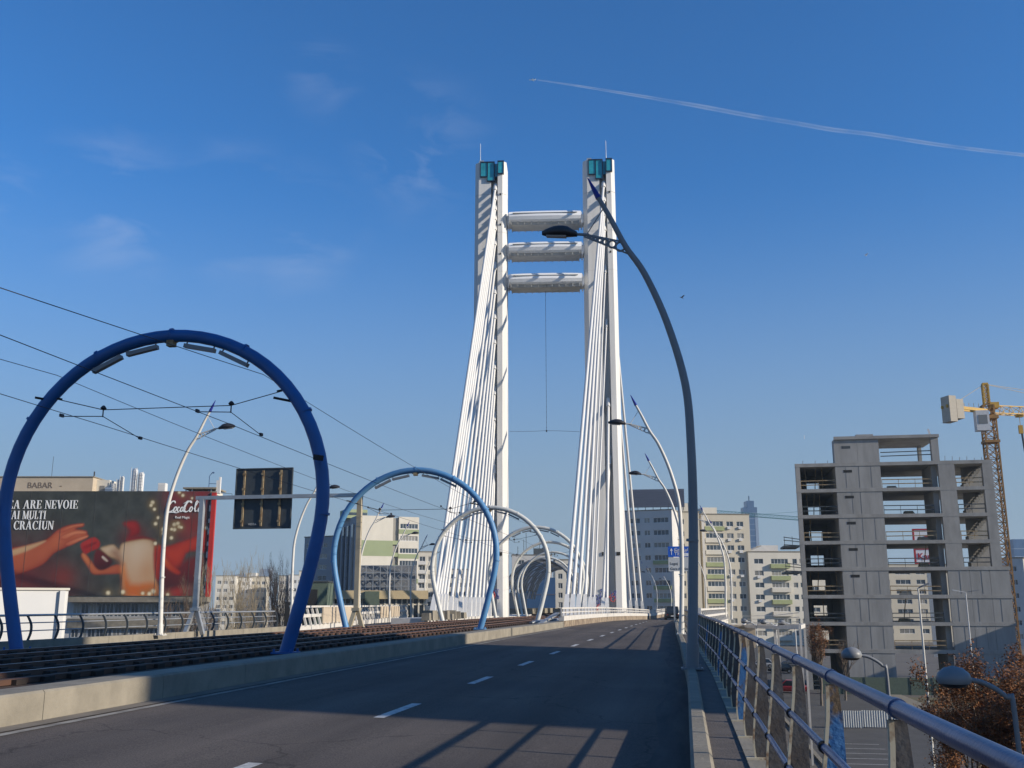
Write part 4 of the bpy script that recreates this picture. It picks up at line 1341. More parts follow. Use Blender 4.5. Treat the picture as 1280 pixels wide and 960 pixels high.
mb = MB(); mb.tube([(-1.2, 0, 0), (-1.2, 0, h * 1.05), (-.8, 0, h * 1.25)], .06, 5); mb.bar((-1.2, 0, h * .6), (0, 0, h * .6), .08, .08); mb.lathe([(.01, 0), (.2, .1), (.2, .25), (.01, .3)], (-.6, 0, h * 1.2), 6); mb.build('ladder', 'tower_blue', t)

# the advertisement
M['ad_dark'] = mat('advert_dark_green', (.055, .060, .052), .55, col2=(.040, .044, .045), spread=.5, sharp=.25, scale=.12)
M['ad_red'] = mat('advert_red', (.50, .035, .018), .5, col2=(.36, .02, .016), spread=.5, sharp=.25, scale=.2)
ad = thing('billboard', org + rgt * 0 + fwd * 0 + Vector((0, 0, 0)), 'huge dark billboard with two red-lit hands passing a gift, white slogan and script logo', 'billboard', None, BZ)
mb = MB(); mb.box(.2, xR - .9, -.05, .25, zB, zT); mb.build('panel', 'ad_dark', ad)
mb = MB(); mb.box(xR - .55, xR + .12, -.3, .25, zB - .6, zT - .25); mb.build('red_edge', 'ad_red', ad)
mb = MB()
for k in range(9): z = zB + (zT - zB) * k / 9 + .4; mb.box(xR - .88, xR - .57, -.15, .2, z, z + .7 + .3 * (k % 2))
mb.build('edge_bracket', 'cream2', ad)
mb = MB(); mb.bar((xR - .6, 0, zT - .3), (xR + 2.6, 0, zT - .4), .05, .05); mb.bar((xR + 2.6, 0, zT - .4), (xR + 2.6, 0, zT - 1.2), .05, .05); mb.build('bracket_arm', 'wire', ad)

M['ad_seam'] = mat('advert_sheet_seam', (.11, .10, .09), .7, var=.3, scale=1)
def zpx(x, y): return (x / 3.694, 570 + y / 3.694)           # tracing units of the advert
# the printed picture: soft-edged shapes composited per point of a fine sheet (it is flat in reality too)
import numpy as np
gx0, gx1, gz0, gz1 = .25, xR - .92, zB + .02, zT - .03
NX, NZ = 460, 118
gX, gZ = np.meshgrid(np.linspace(gx0, gx1, NX), np.linspace(gz0, gz1, NZ))
wp = [org.x + rgt.x * gX, org.y + rgt.y * gX, GZ + gZ]
rr_ = wp[0] * math.cos(YAW) + wp[1] * math.sin(YAW); gg_ = -wp[0] * math.sin(YAW) + wp[1] * math.cos(YAW); hh_ = wp[2] - EYE
ff_ = gg_ * math.cos(PITCH) + hh_ * math.sin(PITCH); uu_ = -gg_ * math.sin(PITCH) + hh_ * math.cos(PITCH)
TX = (640 + FPX * rr_ / ff_) * 3.694                       # tracing units of the advert
TY = (480 - FPX * uu_ / ff_ - 570) * 3.694
rng = np.random.RandomState(5)
def soft_noise(n, amp):
    g = rng.rand(n, n * 4); yy = np.linspace(0, n - 1.001, NZ); xx = np.linspace(0, n * 4 - 1.001, NX)
    y0, x0_ = yy.astype(int), xx.astype(int); fy, fx = (yy - y0)[:, None], (xx - x0_)[None, :]
    fy = fy * fy * (3 - 2 * fy); fx = fx * fx * (3 - 2 * fx)
    v = g[y0][:, x0_] * (1 - fx) * (1 - fy) + g[y0][:, x0_ + 1] * fx * (1 - fy) + g[y0 + 1][:, x0_] * (1 - fx) * fy + g[y0 + 1][:, x0_ + 1] * fx * fy
    return (v - .5) * amp
IMG = np.zeros((NZ, NX, 3)); IMG[:] = (.052, .056, .047)
def blend(al, col):
    al = np.clip(al, 0, 1)[..., None]; IMG[:] = IMG * (1 - al) + np.asarray(col) * al
def dist_poly(pts):
    V = [Vector((p[0], p[1], 0)) for p in pts]; n = len(V); Q = []
    for i in range(n):
        a_, b_, c_, d_ = V[i - 1], V[i], V[(i + 1) % n], V[(i + 2) % n]
        for k in range(3):
            t_ = k / 3
            q = .5 * ((2 * b_) + (c_ - a_) * t_ + (2 * a_ - 5 * b_ + 4 * c_ - d_) * t_ * t_ + (3 * b_ - a_ - 3 * c_ + d_) * t_ ** 3)
            Q.append((q.x, q.y))
    d = np.full(TX.shape, 1e9); ins = np.zeros(TX.shape, bool)
    for (x0_, y0_), (x1_, y1_) in zip(Q, Q[1:] + Q[:1]):
        dx, dy = x1_ - x0_, y1_ - y0_; L = dx * dx + dy * dy + 1e-9
        t_ = np.clip(((TX - x0_) * dx + (TY - y0_) * dy) / L, 0, 1)
        d = np.minimum(d, np.hypot(TX - x0_ - t_ * dx, TY - y0_ - t_ * dy))
        if y0_ != y1_:
            ins ^= ((y0_ > TY) != (y1_ > TY)) & (TX < dx * (TY - y0_) / dy + x0_)
    return np.where(ins, d, -d)
def shape(pts, c0, c1, ang=90, soft=4, edge=None, ew=14, amp=.25, alpha=1.0):
    """a printed form: colour runs from c0 to c1 along a direction, rim tinted towards edge"""
    sd = dist_poly(pts)
    xs_, ys_ = [p[0] for p in pts], [p[1] for p in pts]
    cx_, cy_ = (min(xs_) + max(xs_)) / 2, (min(ys_) + max(ys_)) / 2
    ext = abs(math.cos(R(ang))) * (max(xs_) - min(xs_)) / 2 + abs(math.sin(R(ang))) * (max(ys_) - min(ys_)) / 2
    g = np.clip(((TX - cx_) * math.cos(R(ang)) + (TY - cy_) * math.sin(R(ang))) / (2 * ext) + .5 + soft_noise(9, amp), 0, 1)[..., None]
    col = np.asarray(c0) * (1 - g) + np.asarray(c1) * g
    if edge is not None:
        e = np.exp(-np.clip(sd, 0, None) / ew)[..., None] * .85
        col = col * (1 - e) + np.asarray(edge) * e
    blend((np.clip(sd / soft, -1, 1) * .5 + .5) * alpha, col)
def glow(x, y, r, col, al=1.0, p=2.0):
    d = np.hypot(TX - x, TY - y) / r; blend(al * np.exp(-d ** p), col)
L0 = -900
IMG *= (1 + soft_noise(14, .5) + soft_noise(40, .2))[..., None]
blend(np.clip((TY - 420) / 200, 0, 1) * np.clip((520 - TX) / 300, 0, 1) * .8, (.085, .028, .024))
for (x, y, r, c, al) in ((60, 540, 150, (.17, .02, .02), .7), (290, 560, 60, (.26, .03, .02), .55), (250, 380, 60, (.10, .02, .02), .5), (620, 380, 60, (.18, .02, .02), .7), (820, 190, 70, (.20, .02, .025), .8), (930, 180, 60, (.22, .02, .025), .8), (880, 330, 80, (.24, .025, .02), .75), (820, 620, 60, (.34, .025, .018), .8), (640, 600, 60, (.12, .02, .02), .5), (-300, 300, 200, (.15, .03, .02), .6)):
    glow(x, y, r, c, al)
shape([(L0, 480), (-400, 400), (-150, 440), (-60, 560), (-300, 650), (L0, 650)], (.42, .04, .02), (.20, .018, .014), 90, 8)
skA, skB, skE = (.55, .15, .06), (.26, .04, .022), (.20, .022, .016)
shape([(-200, 470), (0, 432), (90, 418), (160, 402), (215, 385), (262, 345), (300, 325), (340, 315), (385, 312), (386, 326), (352, 336), (398, 345), (404, 358), (408, 372), (385, 385), (345, 400), (300, 425), (250, 450), (200, 500), (120, 535), (0, 570), (-200, 590)], skA, skB, 80, 4, skE, 10)
for p in ([(262, 350), (310, 327), (345, 318), (384, 313), (382, 322), (340, 330), (290, 352)], [(275, 375), (330, 350), (370, 344), (398, 350), (395, 360), (345, 366), (300, 388)], [(300, 405), (355, 380), (403, 366), (405, 376), (365, 395), (320, 415)]):
    shape(p, (.68, .26, .12), (.42, .09, .04), 90, 4, (.30, .045, .025), 5)
shape([(-60, 470), (10, 452), (70, 430), (150, 408), (212, 392), (150, 428), (80, 455), (20, 470), (-60, 500)], (.62, .42, .22), (.40, .20, .09), 70, 6)
shape([(568, 312), (610, 298), (640, 310), (648, 350), (620, 372), (590, 378), (600, 345)], (.40, .03, .022), (.20, .015, .014), 60, 9, (.16, .012, .012), 14)
shape([(590, 380), (660, 372), (720, 392), (600, 398)], (.22, .02, .018), (.14, .016, .014), 0, 7)
shape([(375, 462), (388, 445), (410, 468), (440, 505), (480, 520), (545, 500), (600, 525), (560, 542), (480, 546), (430, 545), (405, 510)], (.60, .20, .07), (.34, .06, .03), 60, 5, (.26, .04, .02), 8)
shape([(465, 428), (490, 416), (525, 410), (550, 432), (565, 405), (620, 390), (680, 385), (716, 412), (718, 520), (716, 640), (582, 640), (566, 560), (560, 520), (548, 480), (500, 462)], (.60, .50, .36), (.46, .22, .09), 75, 6, (.40, .24, .11), 16, .35)
shape([(560, 520), (575, 500), (605, 590), (716, 585), (716, 645), (582, 645), (568, 570)], (.60, .20, .05), (.48, .10, .02), 100, 16)
shape([(510, 440), (548, 436), (566, 500), (540, 490)], (.26, .13, .07), (.20, .08, .05), 0, 14, alpha=.7)
shape([(712, 412), (760, 418), (830, 398), (900, 372), (995, 320), (995, 470), (930, 440), (860, 450), (830, 540), (780, 500), (745, 450), (750, 560), (716, 560)], (.52, .055, .022), (.26, .018, .014), 60, 7, (.24, .018, .014), 14, .5)
shape([(745, 480), (800, 520), (880, 470), (995, 480), (995, 560), (850, 600), (740, 610)], (.15, .018, .018), (.07, .018, .018), 90, 14)
shape([(745, 450), (790, 500), (832, 535), (815, 545), (765, 510)], (.55, .10, .03), (.35, .03, .016), 45, 6)
shape([(432, 482), (450, 430), (500, 462), (520, 490), (500, 515), (465, 528), (440, 512)], (.13, .018, .018), (.04, .012, .012), 60, 5)
shape([(372, 408), (400, 388), (436, 375), (462, 398), (456, 425), (425, 438), (398, 452), (382, 440)], (.46, .035, .025), (.26, .02, .018), 70, 4, (.30, .022, .018), 6)
shape([(384, 418), (440, 396), (444, 406), (390, 432)], (.30, .02, .018), (.22, .018, .016), 0, 4)
shape([(476, 462), (498, 482), (494, 488), (472, 470)], (.60, .50, .40), (.5, .4, .3), 0, 3)
for (x, y, r) in ((705, 215, 10), (698, 228, 8), (714, 246, 8), (731, 285, 8), (719, 313, 9), (758, 340, 13), (756, 358, 9), (829, 168, 8), (845, 182, 8), (888, 195, 6), (806, 317, 10), (822, 312, 9), (828, 327, 8), (838, 330, 7), (806, 340, 9), (792, 378, 9), (793, 338, 7), (932, 272, 7), (955, 332, 8), (718, 404, 9), (500, 632, 11), (568, 628, 11), (775, 640, 8), (912, 595, 6), (918, 615, 7), (940, 605, 7), (938, 640, 7), (950, 572, 6), (962, 572, 6), (660, 634, 9), (708, 625, 12), (690, 636, 10)):
    glow(x, y, r * 2.1, (.22, .15, .06), .5); glow(x, y, r * .9, (.74, .64, .42), .95, 4.0)
sheet = bpy.data.meshes.new('print')
vv = np.stack([gX.ravel(), np.full(NX * NZ, -.06), gZ.ravel()], 1)
ii = (np.arange(NZ - 1)[:, None] * NX + np.arange(NX - 1)[None, :]).ravel()
sheet.from_pydata(vv.tolist(), [], np.stack([ii, ii + 1, ii + NX + 1, ii + NX], 1).tolist())
ca = sheet.color_attributes.new('print_colour', 'FLOAT_COLOR', 'POINT')
ca.data.foreach_set('color', np.concatenate([IMG.reshape(-1, 3), np.ones((NX * NZ, 1))], 1).ravel().astype(np.float32))
pm = bpy.data.materials.new('printed_vinyl'); pm.use_nodes = True
an = pm.node_tree.nodes.new('ShaderNodeAttribute'); an.attribute_name = 'print_colour'
pb = pm.node_tree.nodes['Principled BSDF']; pb.inputs['Roughness'].default_value = .55; pb.inputs['Specular IOR Level'].default_value = .3
pm.node_tree.links.new(an.outputs['Color'], pb.inputs['Base Color'])
sheet.materials.append(pm)
so = bpy.data.objects.new('print', sheet); COL.objects.link(so); so.parent = ad
M['ad_seam'] = mat('advert_sheet_seam', (.085, .08, .07), .7, var=.3, scale=1)
for k in range(11):
    x = xR - 3.5 - 5.2 * k
    mb = MB(); mb.box(x, x + .04, -.085, -.07, zB + .05, zT - .05); mb.build('seam', 'ad_seam', ad)

# --- lettering
def glyph(ch):
    """serif capitals in a unit em: list of polygons, and the advance"""
    T, t = .17, .06
    P = []
    def rect(a, b, c, d): P.append([(a, c), (b, c), (b, d), (a, d)])
    def diag(x0, x1, w, z0=0, z1=1): P.append([(x0, z0), (x0 + w, z0), (x1 + w, z1), (x1, z1)])
    def arc(cx, cz, rx_, rz_, a0, a1, th=T, tv=t, n=14):
        for i in range(n):
            q = []
            for a in (a0 + (a1 - a0) * i / n, a0 + (a1 - a0) * (i + 1) / n):
                ca, sa = math.cos(R(a)), math.sin(R(a))
                q.append(((cx + rx_ * ca, cz + rz_ * sa), (cx + (rx_ - th) * ca, cz + (rz_ - tv) * sa)))
            P.append([q[0][0], q[1][0], q[1][1], q[0][1]])
    def serif(x, z, w=.26): rect(x - w / 2, x + w / 2, z, z + .045)
    adv = .7
    b = ch[0]
    if b == 'E':
        rect(.08, .08 + T, 0, 1); rect(0, .60, .955, 1); rect(0, .62, 0, .045); rect(.2, .46, .49, .54)
        rect(.54, .60, .76, 1); rect(.56, .62, 0, .26); rect(.42, .47, .40, .63); adv = .70
    elif b in ('A', 'Ă'):
        diag(.05, .33, .07); diag(.55, .30, T + .02); rect(.16, .6, .30, .35); serif(.08, 0); serif(.66, 0, .32); adv = .86
        if b == 'Ă': arc(.40, 1.20, .15, .12, 180, 360, .05, .05, 8)
    elif b == 'R':
        rect(.08, .08 + T, 0, 1); serif(.16, 0, .34); serif(.12, .955, .24); arc(.34, .74, .28, .26, -90, 90); rect(.2, .36, .955, 1); rect(.2, .36, .48, .53); diag(.56, .34, T, 0, .5); serif(.68, 0, .22); adv = .82
    elif b == 'N':
        rect(.08, .14, 0, 1); rect(.64, .70, 0, 1); diag(.56, .06, T); serif(.11, 0); serif(.67, .955); serif(.08, .955, .2); adv = .82
    elif b == 'V':
        diag(.30, .04, T); diag(.36, .60, .07); serif(.13, .955, .3); serif(.64, .955, .24); adv = .76
    elif b == 'O':
        arc(.40, .5, .38, .52, 0, 360, n=24); adv = .84
    elif b == 'I':
        rect(.10, .10 + T, 0, 1); serif(.185, 0, .34); serif(.185, .955, .34); adv = .42
    elif b == 'M':
        rect(.08, .14, 0, 1); rect(.74, .74 + T, 0, 1); diag(.40, .08, T); diag(.46, .76, .07); serif(.11, 0); serif(.82, 0, .3); serif(.1, .955, .2); serif(.85, .955, .22); adv = 1.02
    elif b == 'U':
        rect(.08, .08 + T, .3, 1); rect(.62, .68, .3, 1); arc(.38, .3, .30, .31, 180, 360); serif(.16, .955, .34); serif(.65, .955); adv = .80
    elif b == 'L':
        rect(.08, .08 + T, 0, 1); rect(0, .58, 0, .045); rect(.52, .58, 0, .28); serif(.16, .955, .34); adv = .64
    elif b in ('T', 'Ț'):
        rect(.25, .25 + T, 0, 1); rect(0, .67, .955, 1); rect(0, .05, .74, 1); rect(.62, .67, .74, 1); serif(.335, 0, .34); adv = .74
        if b == 'Ț': diag(.26, .32, .08, -.28, -.08)
    elif b == 'C':
        arc(.42, .5, .40, .52, 50, 310, n=22); rect(.64, .69, .70, .98); rect(.66, .70, .05, .22); adv = .78
    elif b == 'S' or b == 'Ș':
        arc(.32, .75, .25, .27, 40, 270, .11, .07); arc(.32, .25, .28, .27, -90, 90, .12, .07); arc(.32, .25, .28, .27, 200, 270, .1, .07); rect(.24, .4, .46, .53); rect(.52, .57, .72, 1); adv = .66
        if b == 'Ș': diag(.26, .32, .08, -.28, -.08)
    elif b == 'D':
        rect(.08, .08 + T, 0, 1); arc(.30, .5, .42, .5, -90, 90); rect(0, .34, .955, 1); rect(0, .34, 0, .045); adv = .80
    elif b == ',':
        diag(.02, .08, .1, -.15, .1); adv = .3
    else:
        adv = .36
    return P, adv


def slogan(s, xl, xr_, z0, z1):
    """one line of serif capitals fitted between xl and xr_ (facade coordinates)"""
    tot = 0; items = []
    for ch in s:
        P, a = glyph(ch); items.append((P, tot)); tot += a + .02
    sx = (xr_ - xl) / tot; sz = z1 - z0
    mb = MB()
    for P, o in items:
        for q in P:
            mb.prism([(xl + (o + a) * sx, -.16, z0 + b * sz) for a, b in q], (0, .05, 0))
    mb.build('slogan_line', 'letter', ad)


def fit(s, vis, x_vis, x_end):
    """left end of the whole line when its visible tail starts at x_vis"""
    def L(q): return sum(glyph(c)[1] + .02 for c in q)
    k = (x_end - x_vis) / L(vis)
    return x_end - k * L(s)
for s, vis, xa, xb, ya, yb in (('LUMEA ARE NEVOIE', 'EA ARE NEVOIE', 10.3, 99, 636, 625.3), ('DE MAI MULȚI', 'AI MULȚI', 14.5, 59.0, 649, 638.5), ('MOȘ CRĂCIUN', 'CRĂCIUN', 17, 68.5, 662, 651.3)):
    a, z0 = bb(xa, ya); b, z1 = bb(xb, yb)
    slogan(s, fit(s, vis, a, b), b, z0, z1)

# script logo drawn as ribbons of changing width
def ribbon(mb, pts, wid, ox, oz, sx, sz, y=-.2):
    P = smooth_path([(a, b, 0) for a, b in pts], 6); n = len(P)
    W_ = [lerp([(i * (n - 1) / (len(wid) - 1), w) for i, w in enumerate(wid)], k) for k in range(n)]
    for i in range(n - 1):
        def nrm(k):
            d = P[min(k + 1, n - 1)] - P[max(k - 1, 0)]; d = Vector((-d.y, d.x, 0)); return d.normalized() if d.length else Vector((0, 1, 0))
        a, b = P[i], P[i + 1]; na, nb = nrm(i) * W_[i], nrm(i + 1) * W_[i + 1]
        q = [a - na, b - nb, b + nb, a + na]
        mb.prism([(ox + p.x * sx, y, oz + p.y * sz) for p in q], (0, .06, 0))
mb = MB()
ox, oz = bb(208.5, 640.5); ex, ez = bb(255, 626)
sx = (ex - ox) / 4.5; sz = (ez - oz) / 1.3
Cbig = [(1.02, 1.02), (.92, 1.22), (.66, 1.22), (.34, .92), (.14, .48), (.22, .12), (.5, .08), (.86, .34)]
for dx in (0, 2.02):
    ribbon(mb, [(a + dx, b) for a, b in Cbig], [.05, .09, .06, .10, .13, .10, .06, .03], ox, oz, sx, sz)
ribbon(mb, [(.12, .42), (-.05, .2), (.05, -.06), (.4, -.02), (.8, .02), (1.2, -.05), (1.6, .02)], [.03, .05, .06, .05, .06, .05, .02], ox, oz, sx, sz)
ribbon(mb, [(2.95, 1.05), (2.6, 1.28), (2.3, 1.1), (2.05, .98)], [.03, .05, .04, .02], ox, oz, sx, sz)
for x in (1.05, 3.0):
    ribbon(mb, [(x + .16 * math.cos(a) + .08 * math.sin(a), .34 + .26 * math.sin(a)) for a in [PI * k / 5 for k in range(11)]], [.05, .06, .08, .08, .06, .05], ox, oz, sx, sz)
ribbon(mb, [(1.58, .5), (1.5, .6), (1.36, .46), (1.33, .2), (1.45, .08), (1.65, .24)], [.05, .05, .07, .07, .05, .03], ox, oz, sx, sz)
for x in (1.85, 4.05):
    ribbon(mb, [(x + .14 * math.cos(a) + .07 * math.sin(a), .33 + .25 * math.sin(a)) for a in [PI * k / 5 for k in range(11)]], [.05, .06, .07, .07, .06, .05], ox, oz, sx, sz)
    ribbon(mb, [(x + .26, .62), (x + .18, .3), (x + .2, .1), (x + .38, .2)], [.06, .07, .05, .02], ox, oz, sx, sz)
ribbon(mb, [(2.16, .42), (2.32, .44)], [.04, .04], ox, oz, sx, sz)
ribbon(mb, [(3.35, .4), (3.62, .8), (3.78, 1.18), (3.70, 1.3), (3.56, 1.02), (3.48, .4), (3.54, .1), (3.74, .2)], [.03, .04, .05, .05, .08, .08, .06, .03], ox, oz, sx, sz)
ribbon(mb, [(3.7, 1.28), (4.0, 1.1), (4.2, 1.3), (4.5, 1.28)], [.03, .05, .05, .03], ox, oz, sx, sz)
mb.build('script_logo', 'letter', ad)
a, z = bb(219, 648.2)
text('logo_line', 'Real Magic', 1.0 * 3.6 * C_B / 1311 * 1.25, 'letter', ad, (a, -.16, z), (R(90), 0, 0), .02)

# white hall in front of the billboard building
p = pix(86, 735, 92)
wh = thing('white_hall', (p.x - 27 * math.cos(R(37)), p.y - 27 * math.sin(R(37)), GZ), 'plain white-walled hall cut by the left edge, below the billboard', 'hall', None, R(37))
mb = MB(); mb.box(0, 27, 0, 14, 0, p.z - GZ - .2); mb.build('wall', 'white_wall', wh)
mb = MB(); mb.box(-.2, 27.1, -.15, 14.2, p.z - GZ - .2, p.z - GZ); mb.build('roof', 'cream2', wh)
for x in (5, 12, 19.5, 26.3):
    mb = MB(); mb.box(x, x + .45, -.3, -.005, 0, p.z - GZ - .25); mb.build('pilaster', 'white_wall', wh)

# low pavilion with tan canopy beyond the left balustrade
p = pix(399, 738, 135); q = pix(535, 738, 135)
lp = thing('pavilion', (p.x, p.y, GZ), 'long low glazed pavilion with a tan flat canopy beyond the left balustrade', 'pavilion', None, YAW + R(6))
w = (q - p).length
top = p.z - GZ
mb = MB(); mb.box(0, w, 0, 10, top - 1.1, top); mb.build('canopy', 'tan_roof', lp)
mb = MB(); mb.box(.3, w - .3, 1.0, 9, 0, top - 1.1); mb.build('glass_wall', 'glass', lp)
pr = None
for i in range(19):
    x = .3 + (w - .9) * i / 18
    if pr is None: mb = MB(); mb.box(0, .22, .7, .98, 0, top - 1.1); pr = mb.build('mullion', 'cream2', lp, (x, 0, 0))
    else: inst(pr, lp, (x, 0, 0))
mb = MB(); mb.box(0, w, .8, .99, top - 1.9, top - 1.7); mb.build('transom', 'cream2', lp)
mb = MB(); mb.box(w * .42, w * .55, -.6, 0, top - 2.3, top - .1); mb.build('porch', 'hoard', lp)
# scaffold screen above the pavilion
p = pix(449, 707, 150); q = pix(520, 707, 150); zb = pix(449, 737, 150).z
sc = thing('billboard_scaffold', (p.x, p.y, zb - .5), 'grey lattice frame of an empty hoarding above the tan-roofed pavilion', 'scaffold', None, YAW)
w = (q - p).length; h = p.z - zb + .5
mb = MB(); mb.box(0, w, 1.2, 1.3, .3, h); mb.build('backing', 'lamp_grey', sc)
mb = MB()
for i in range(9): mb.bar((w * i / 8, 0, 0), (w * i / 8, 0, h), .10, .10)
for k in range(5): mb.bar((0, 0, h * k / 4), (w, 0, h * k / 4), .09, .09)
for i in range(8):
    for k in range(4):
        a, b = (0, 1) if (i + k) % 2 else (1, 0)
        mb.bar((w * i / 8, .3, h * (k + a) / 4), (w * (i + 1) / 8, .3, h * (k + b) / 4), .07, .07)
mb.build('lattice', 'galv', sc)
mb = MB()
for i in range(4): mb.bar((w * (i + .3) / 4, .6, -4), (w * (i + .3) / 4, .6, 0), .2, .2)
mb.build('leg', 'galv', sc)
# dark green kiosk behind the right leg of the nearest arch
p = pix(392, 728, 118)
hk = thing('kiosk', (p.x, p.y, GZ), 'dark green sheet-metal kiosk tower behind the right leg of the nearest arch', 'kiosk', None, YAW)
w = 18 * 118 / 1311
mb = MB(); mb.box(-.9, w, 0, 4, 0, p.z - GZ); mb.build('wall', 'hoard', hk)
mb = MB(); mb.box(-1.0, w + .1, -.1, 4.1, p.z - GZ + .002, p.z - GZ + .2); mb.build('roof', 'sign_back', hk)
mb = MB(); mb.box(-.5, .5, -.12, -.005, p.z - GZ - 4.4, p.z - GZ - .8); mb.build('door', 'black', hk)
mb = MB(); mb.box(-3.2, -.95, 0, 3, 0, p.z - GZ - 2.2); mb.build('side_cabin', 'black', hk)

# ------------------------------------------------------------------ vaulted tram stop beyond the pylon
st = thing('tram_stop_canopy', (-24.3, 172, 0), 'glazed barrel-vaulted tram stop canopy behind the white arches', 'tram stop')
vm = MB(); rb_ = MB()
hwid, n = 6.6, 16
import math as _m
def vp(a, y): return (hwid * math.cos(a) + -(y ** 2) / 900 * .6, y, .8 + 8.4 * math.sin(a) ** .9 if math.sin(a) > 0 else .8)
for j in range(13):
    y0, y1 = j * 4.0, j * 4.0 + 4
    for i in range(1, n - 1):
        a, b = PI * i / n, PI * (i + 1) / n
        if i in (1, n - 2) and j % 2: continue
        vm.add([vp(a, y0), vp(b, y0), vp(b, y1), vp(a, y1)], [(0, 1, 2, 3)], (i + 2 * j) % 3 == 0 and 1 or 0)
    rb_.tube([vp(PI * i / n, y0) for i in range(1, n)], .12, 5)
for i in range(2, n - 1, 2):
    rb_.tube([vp(PI * i / n, y) for y in (0, 13, 26, 39, 52)], .07, 4)
def translucent(name, col, col2):
    m = mat(name, col, .5, col2=col2, spread=.5, sharp=.1, scale=.25)
    n, l = m.node_tree.nodes, m.node_tree.links
    tr_ = n.new('ShaderNodeBsdfTranslucent'); mx_ = n.new('ShaderNodeMixShader'); mx_.inputs[0].default_value = .6
    l.new(n['Principled BSDF'].inputs['Base Color'].links[0].from_socket, tr_.inputs[0])
    l.new(n['Principled BSDF'].outputs[0], mx_.inputs[1]); l.new(tr_.outputs[0], mx_.inputs[2])
    l.new(mx_.outputs[0], n['Material Output'].inputs[0])
    return m
M['vault'] = translucent('dusty_roof_glass', (.42, .40, .34), (.26, .25, .22))
M['vault2'] = translucent('clear_roof_glass', (.62, .63, .62), (.5, .5, .5))
vm.build('vault', ['vault', 'vault2'], st, fix=False)
rb_.build('ribs', 'lamp_grey', st)
mb = MB(); mb.box(-6.5, -2.0, 2, 50, 0, .9); mb.box(2.0, 6.5, 2, 50, 0, .9); mb.build('platform', 'conc', st)
mb = MB(); mb.box(-6.2, -2.6, 3, 3.1, .9, 3.6); mb.build('screen', 'vault2', st)
p = pix(654, 722, 240); q = pix(694, 722, 240)
db = thing('office_building', (p.x, p.y, GZ), 'dark blue glass block seen through the white arches under the canopy', 'office building', None, R(8))
w = (q - p).length
mb = MB(); mb.box(0, w, 0, 14, 0, p.z - GZ); mb.build('glass_wall', 'tower_blue', db)
mb = MB()
for k in range(1, 5): mb.box(-.05, w + .05, -.08, .0, k * 3.2, k * 3.2 + .25)
mb.build('floor_band', 'board_grey', db)
t, w, tp, s, b = flats('apartment_block', 'cream flats right of the dark blue glass block under the canopy', 694, 716, 700, 270, R(10), 12, 'cream2', 8, 3.0, [(.15, .25, .9, 1.4, 2), (.6, .25, .9, 1.4, 2)])
t, w, tp, s, b = flats('apartment_block', 'pale flats with masts on the roof behind the canopy, left of the dark glass block', 640, 690, 694, 330, R(10), 12, 'greyblock', 8, 3.0, [(.1, .2, .9, 1.4, 3), (.4, .2, .9, 1.4, 3), (.7, .2, .9, 1.4, 3)])
mb = MB()
for i, x in enumerate((.15, .3, .36, .55, .7)): mb.tube([(x * w, 3, tp), (x * w, 3, tp + 3 + 2.2 * (i % 3))], .09, 4)
mb.box(.55 * w, .8 * w, 2, 6, tp + .26, tp + 2.3); mb.build('roof_mast', 'sign_back', t)
MB().lathe([(1.2, 0), (1.2, 2.2), (.2, 3.2)], (.85 * w, 4, tp + .26), 10).build('roof_tank', 'board_grey', t)

# ------------------------------------------------------------------ direction sign and car on the bridge
p = pix(846, 695, 92)
ds = thing('direction_sign', (p.x, p.y, 0), 'blue direction sign with white lines over a grey panel, behind the second lamp post', 'road sign', None, R(3))
k = 92 / 1311
zt, zm, zb = pix(846, 683, 92).z, pix(846, 702, 92).z, pix(846, 714, 92).z
w0, w1 = -11.0 * k, 19 * k
mb = MB(); mb.box(w0, w1, 0, .06, zm + .42, zt); mb.build('blue_panel', 'sign_blue', ds)
mb = MB(); mb.box(w0, w1, 0, .06, zb, zm + .38); mb.build('grey_panel', 'sign_grey', ds)
mb = MB(); mb.box(.45, w1 - .1, -.012, -.002, zm + .48, zm + .76); mb.build('white_strip', 'sign_white', ds)
text('sign_line', 'Centrul', .40, 'sign_white', ds, (w0 + .55, -.012, zt - .42), (R(90), 0, 0), .004)
text('sign_line', 'Titulescu', .40, 'sign_white', ds, (w0 + .55, -.012, zt - .80), (R(90), 0, 0), .004)
text('sign_line', 'Ploiești', .36, 'sign_white', ds, (w0 + .55, -.012, zm + .82), (R(90), 0, 0), .004)
text('sign_line', 'Gara de Nord', .32, 'dark_letter', ds, (w0 + .15, -.012, zb + .12), (R(90), 0, 0), .004)
text('sign_line', 'Lugoj', .32, 'dark_letter', ds, (w0 + .15, -.012, zb + .58), (R(90), 0, 0), .004)
mb = MB(); mb.prism([(w0 + .30, -.02, zt - .15), (w0 + .16, -.02, zt - .42), (w0 + .27, -.02, zt - .36), (w0 + .27, -.02, zm + .6), (w0 + .33, -.02, zm + .6), (w0 + .33, -.02, zt - .36), (w0 + .44, -.02, zt - .42)], (0, .01, 0)); mb.build('arrow', 'sign_white', ds)
mb = MB()
for x in (w0 + .4, w1 - .4): mb.box(x - .07, x + .07, .07, .2, -.3, zt - .1)
mb.build('post', 'galv', ds)


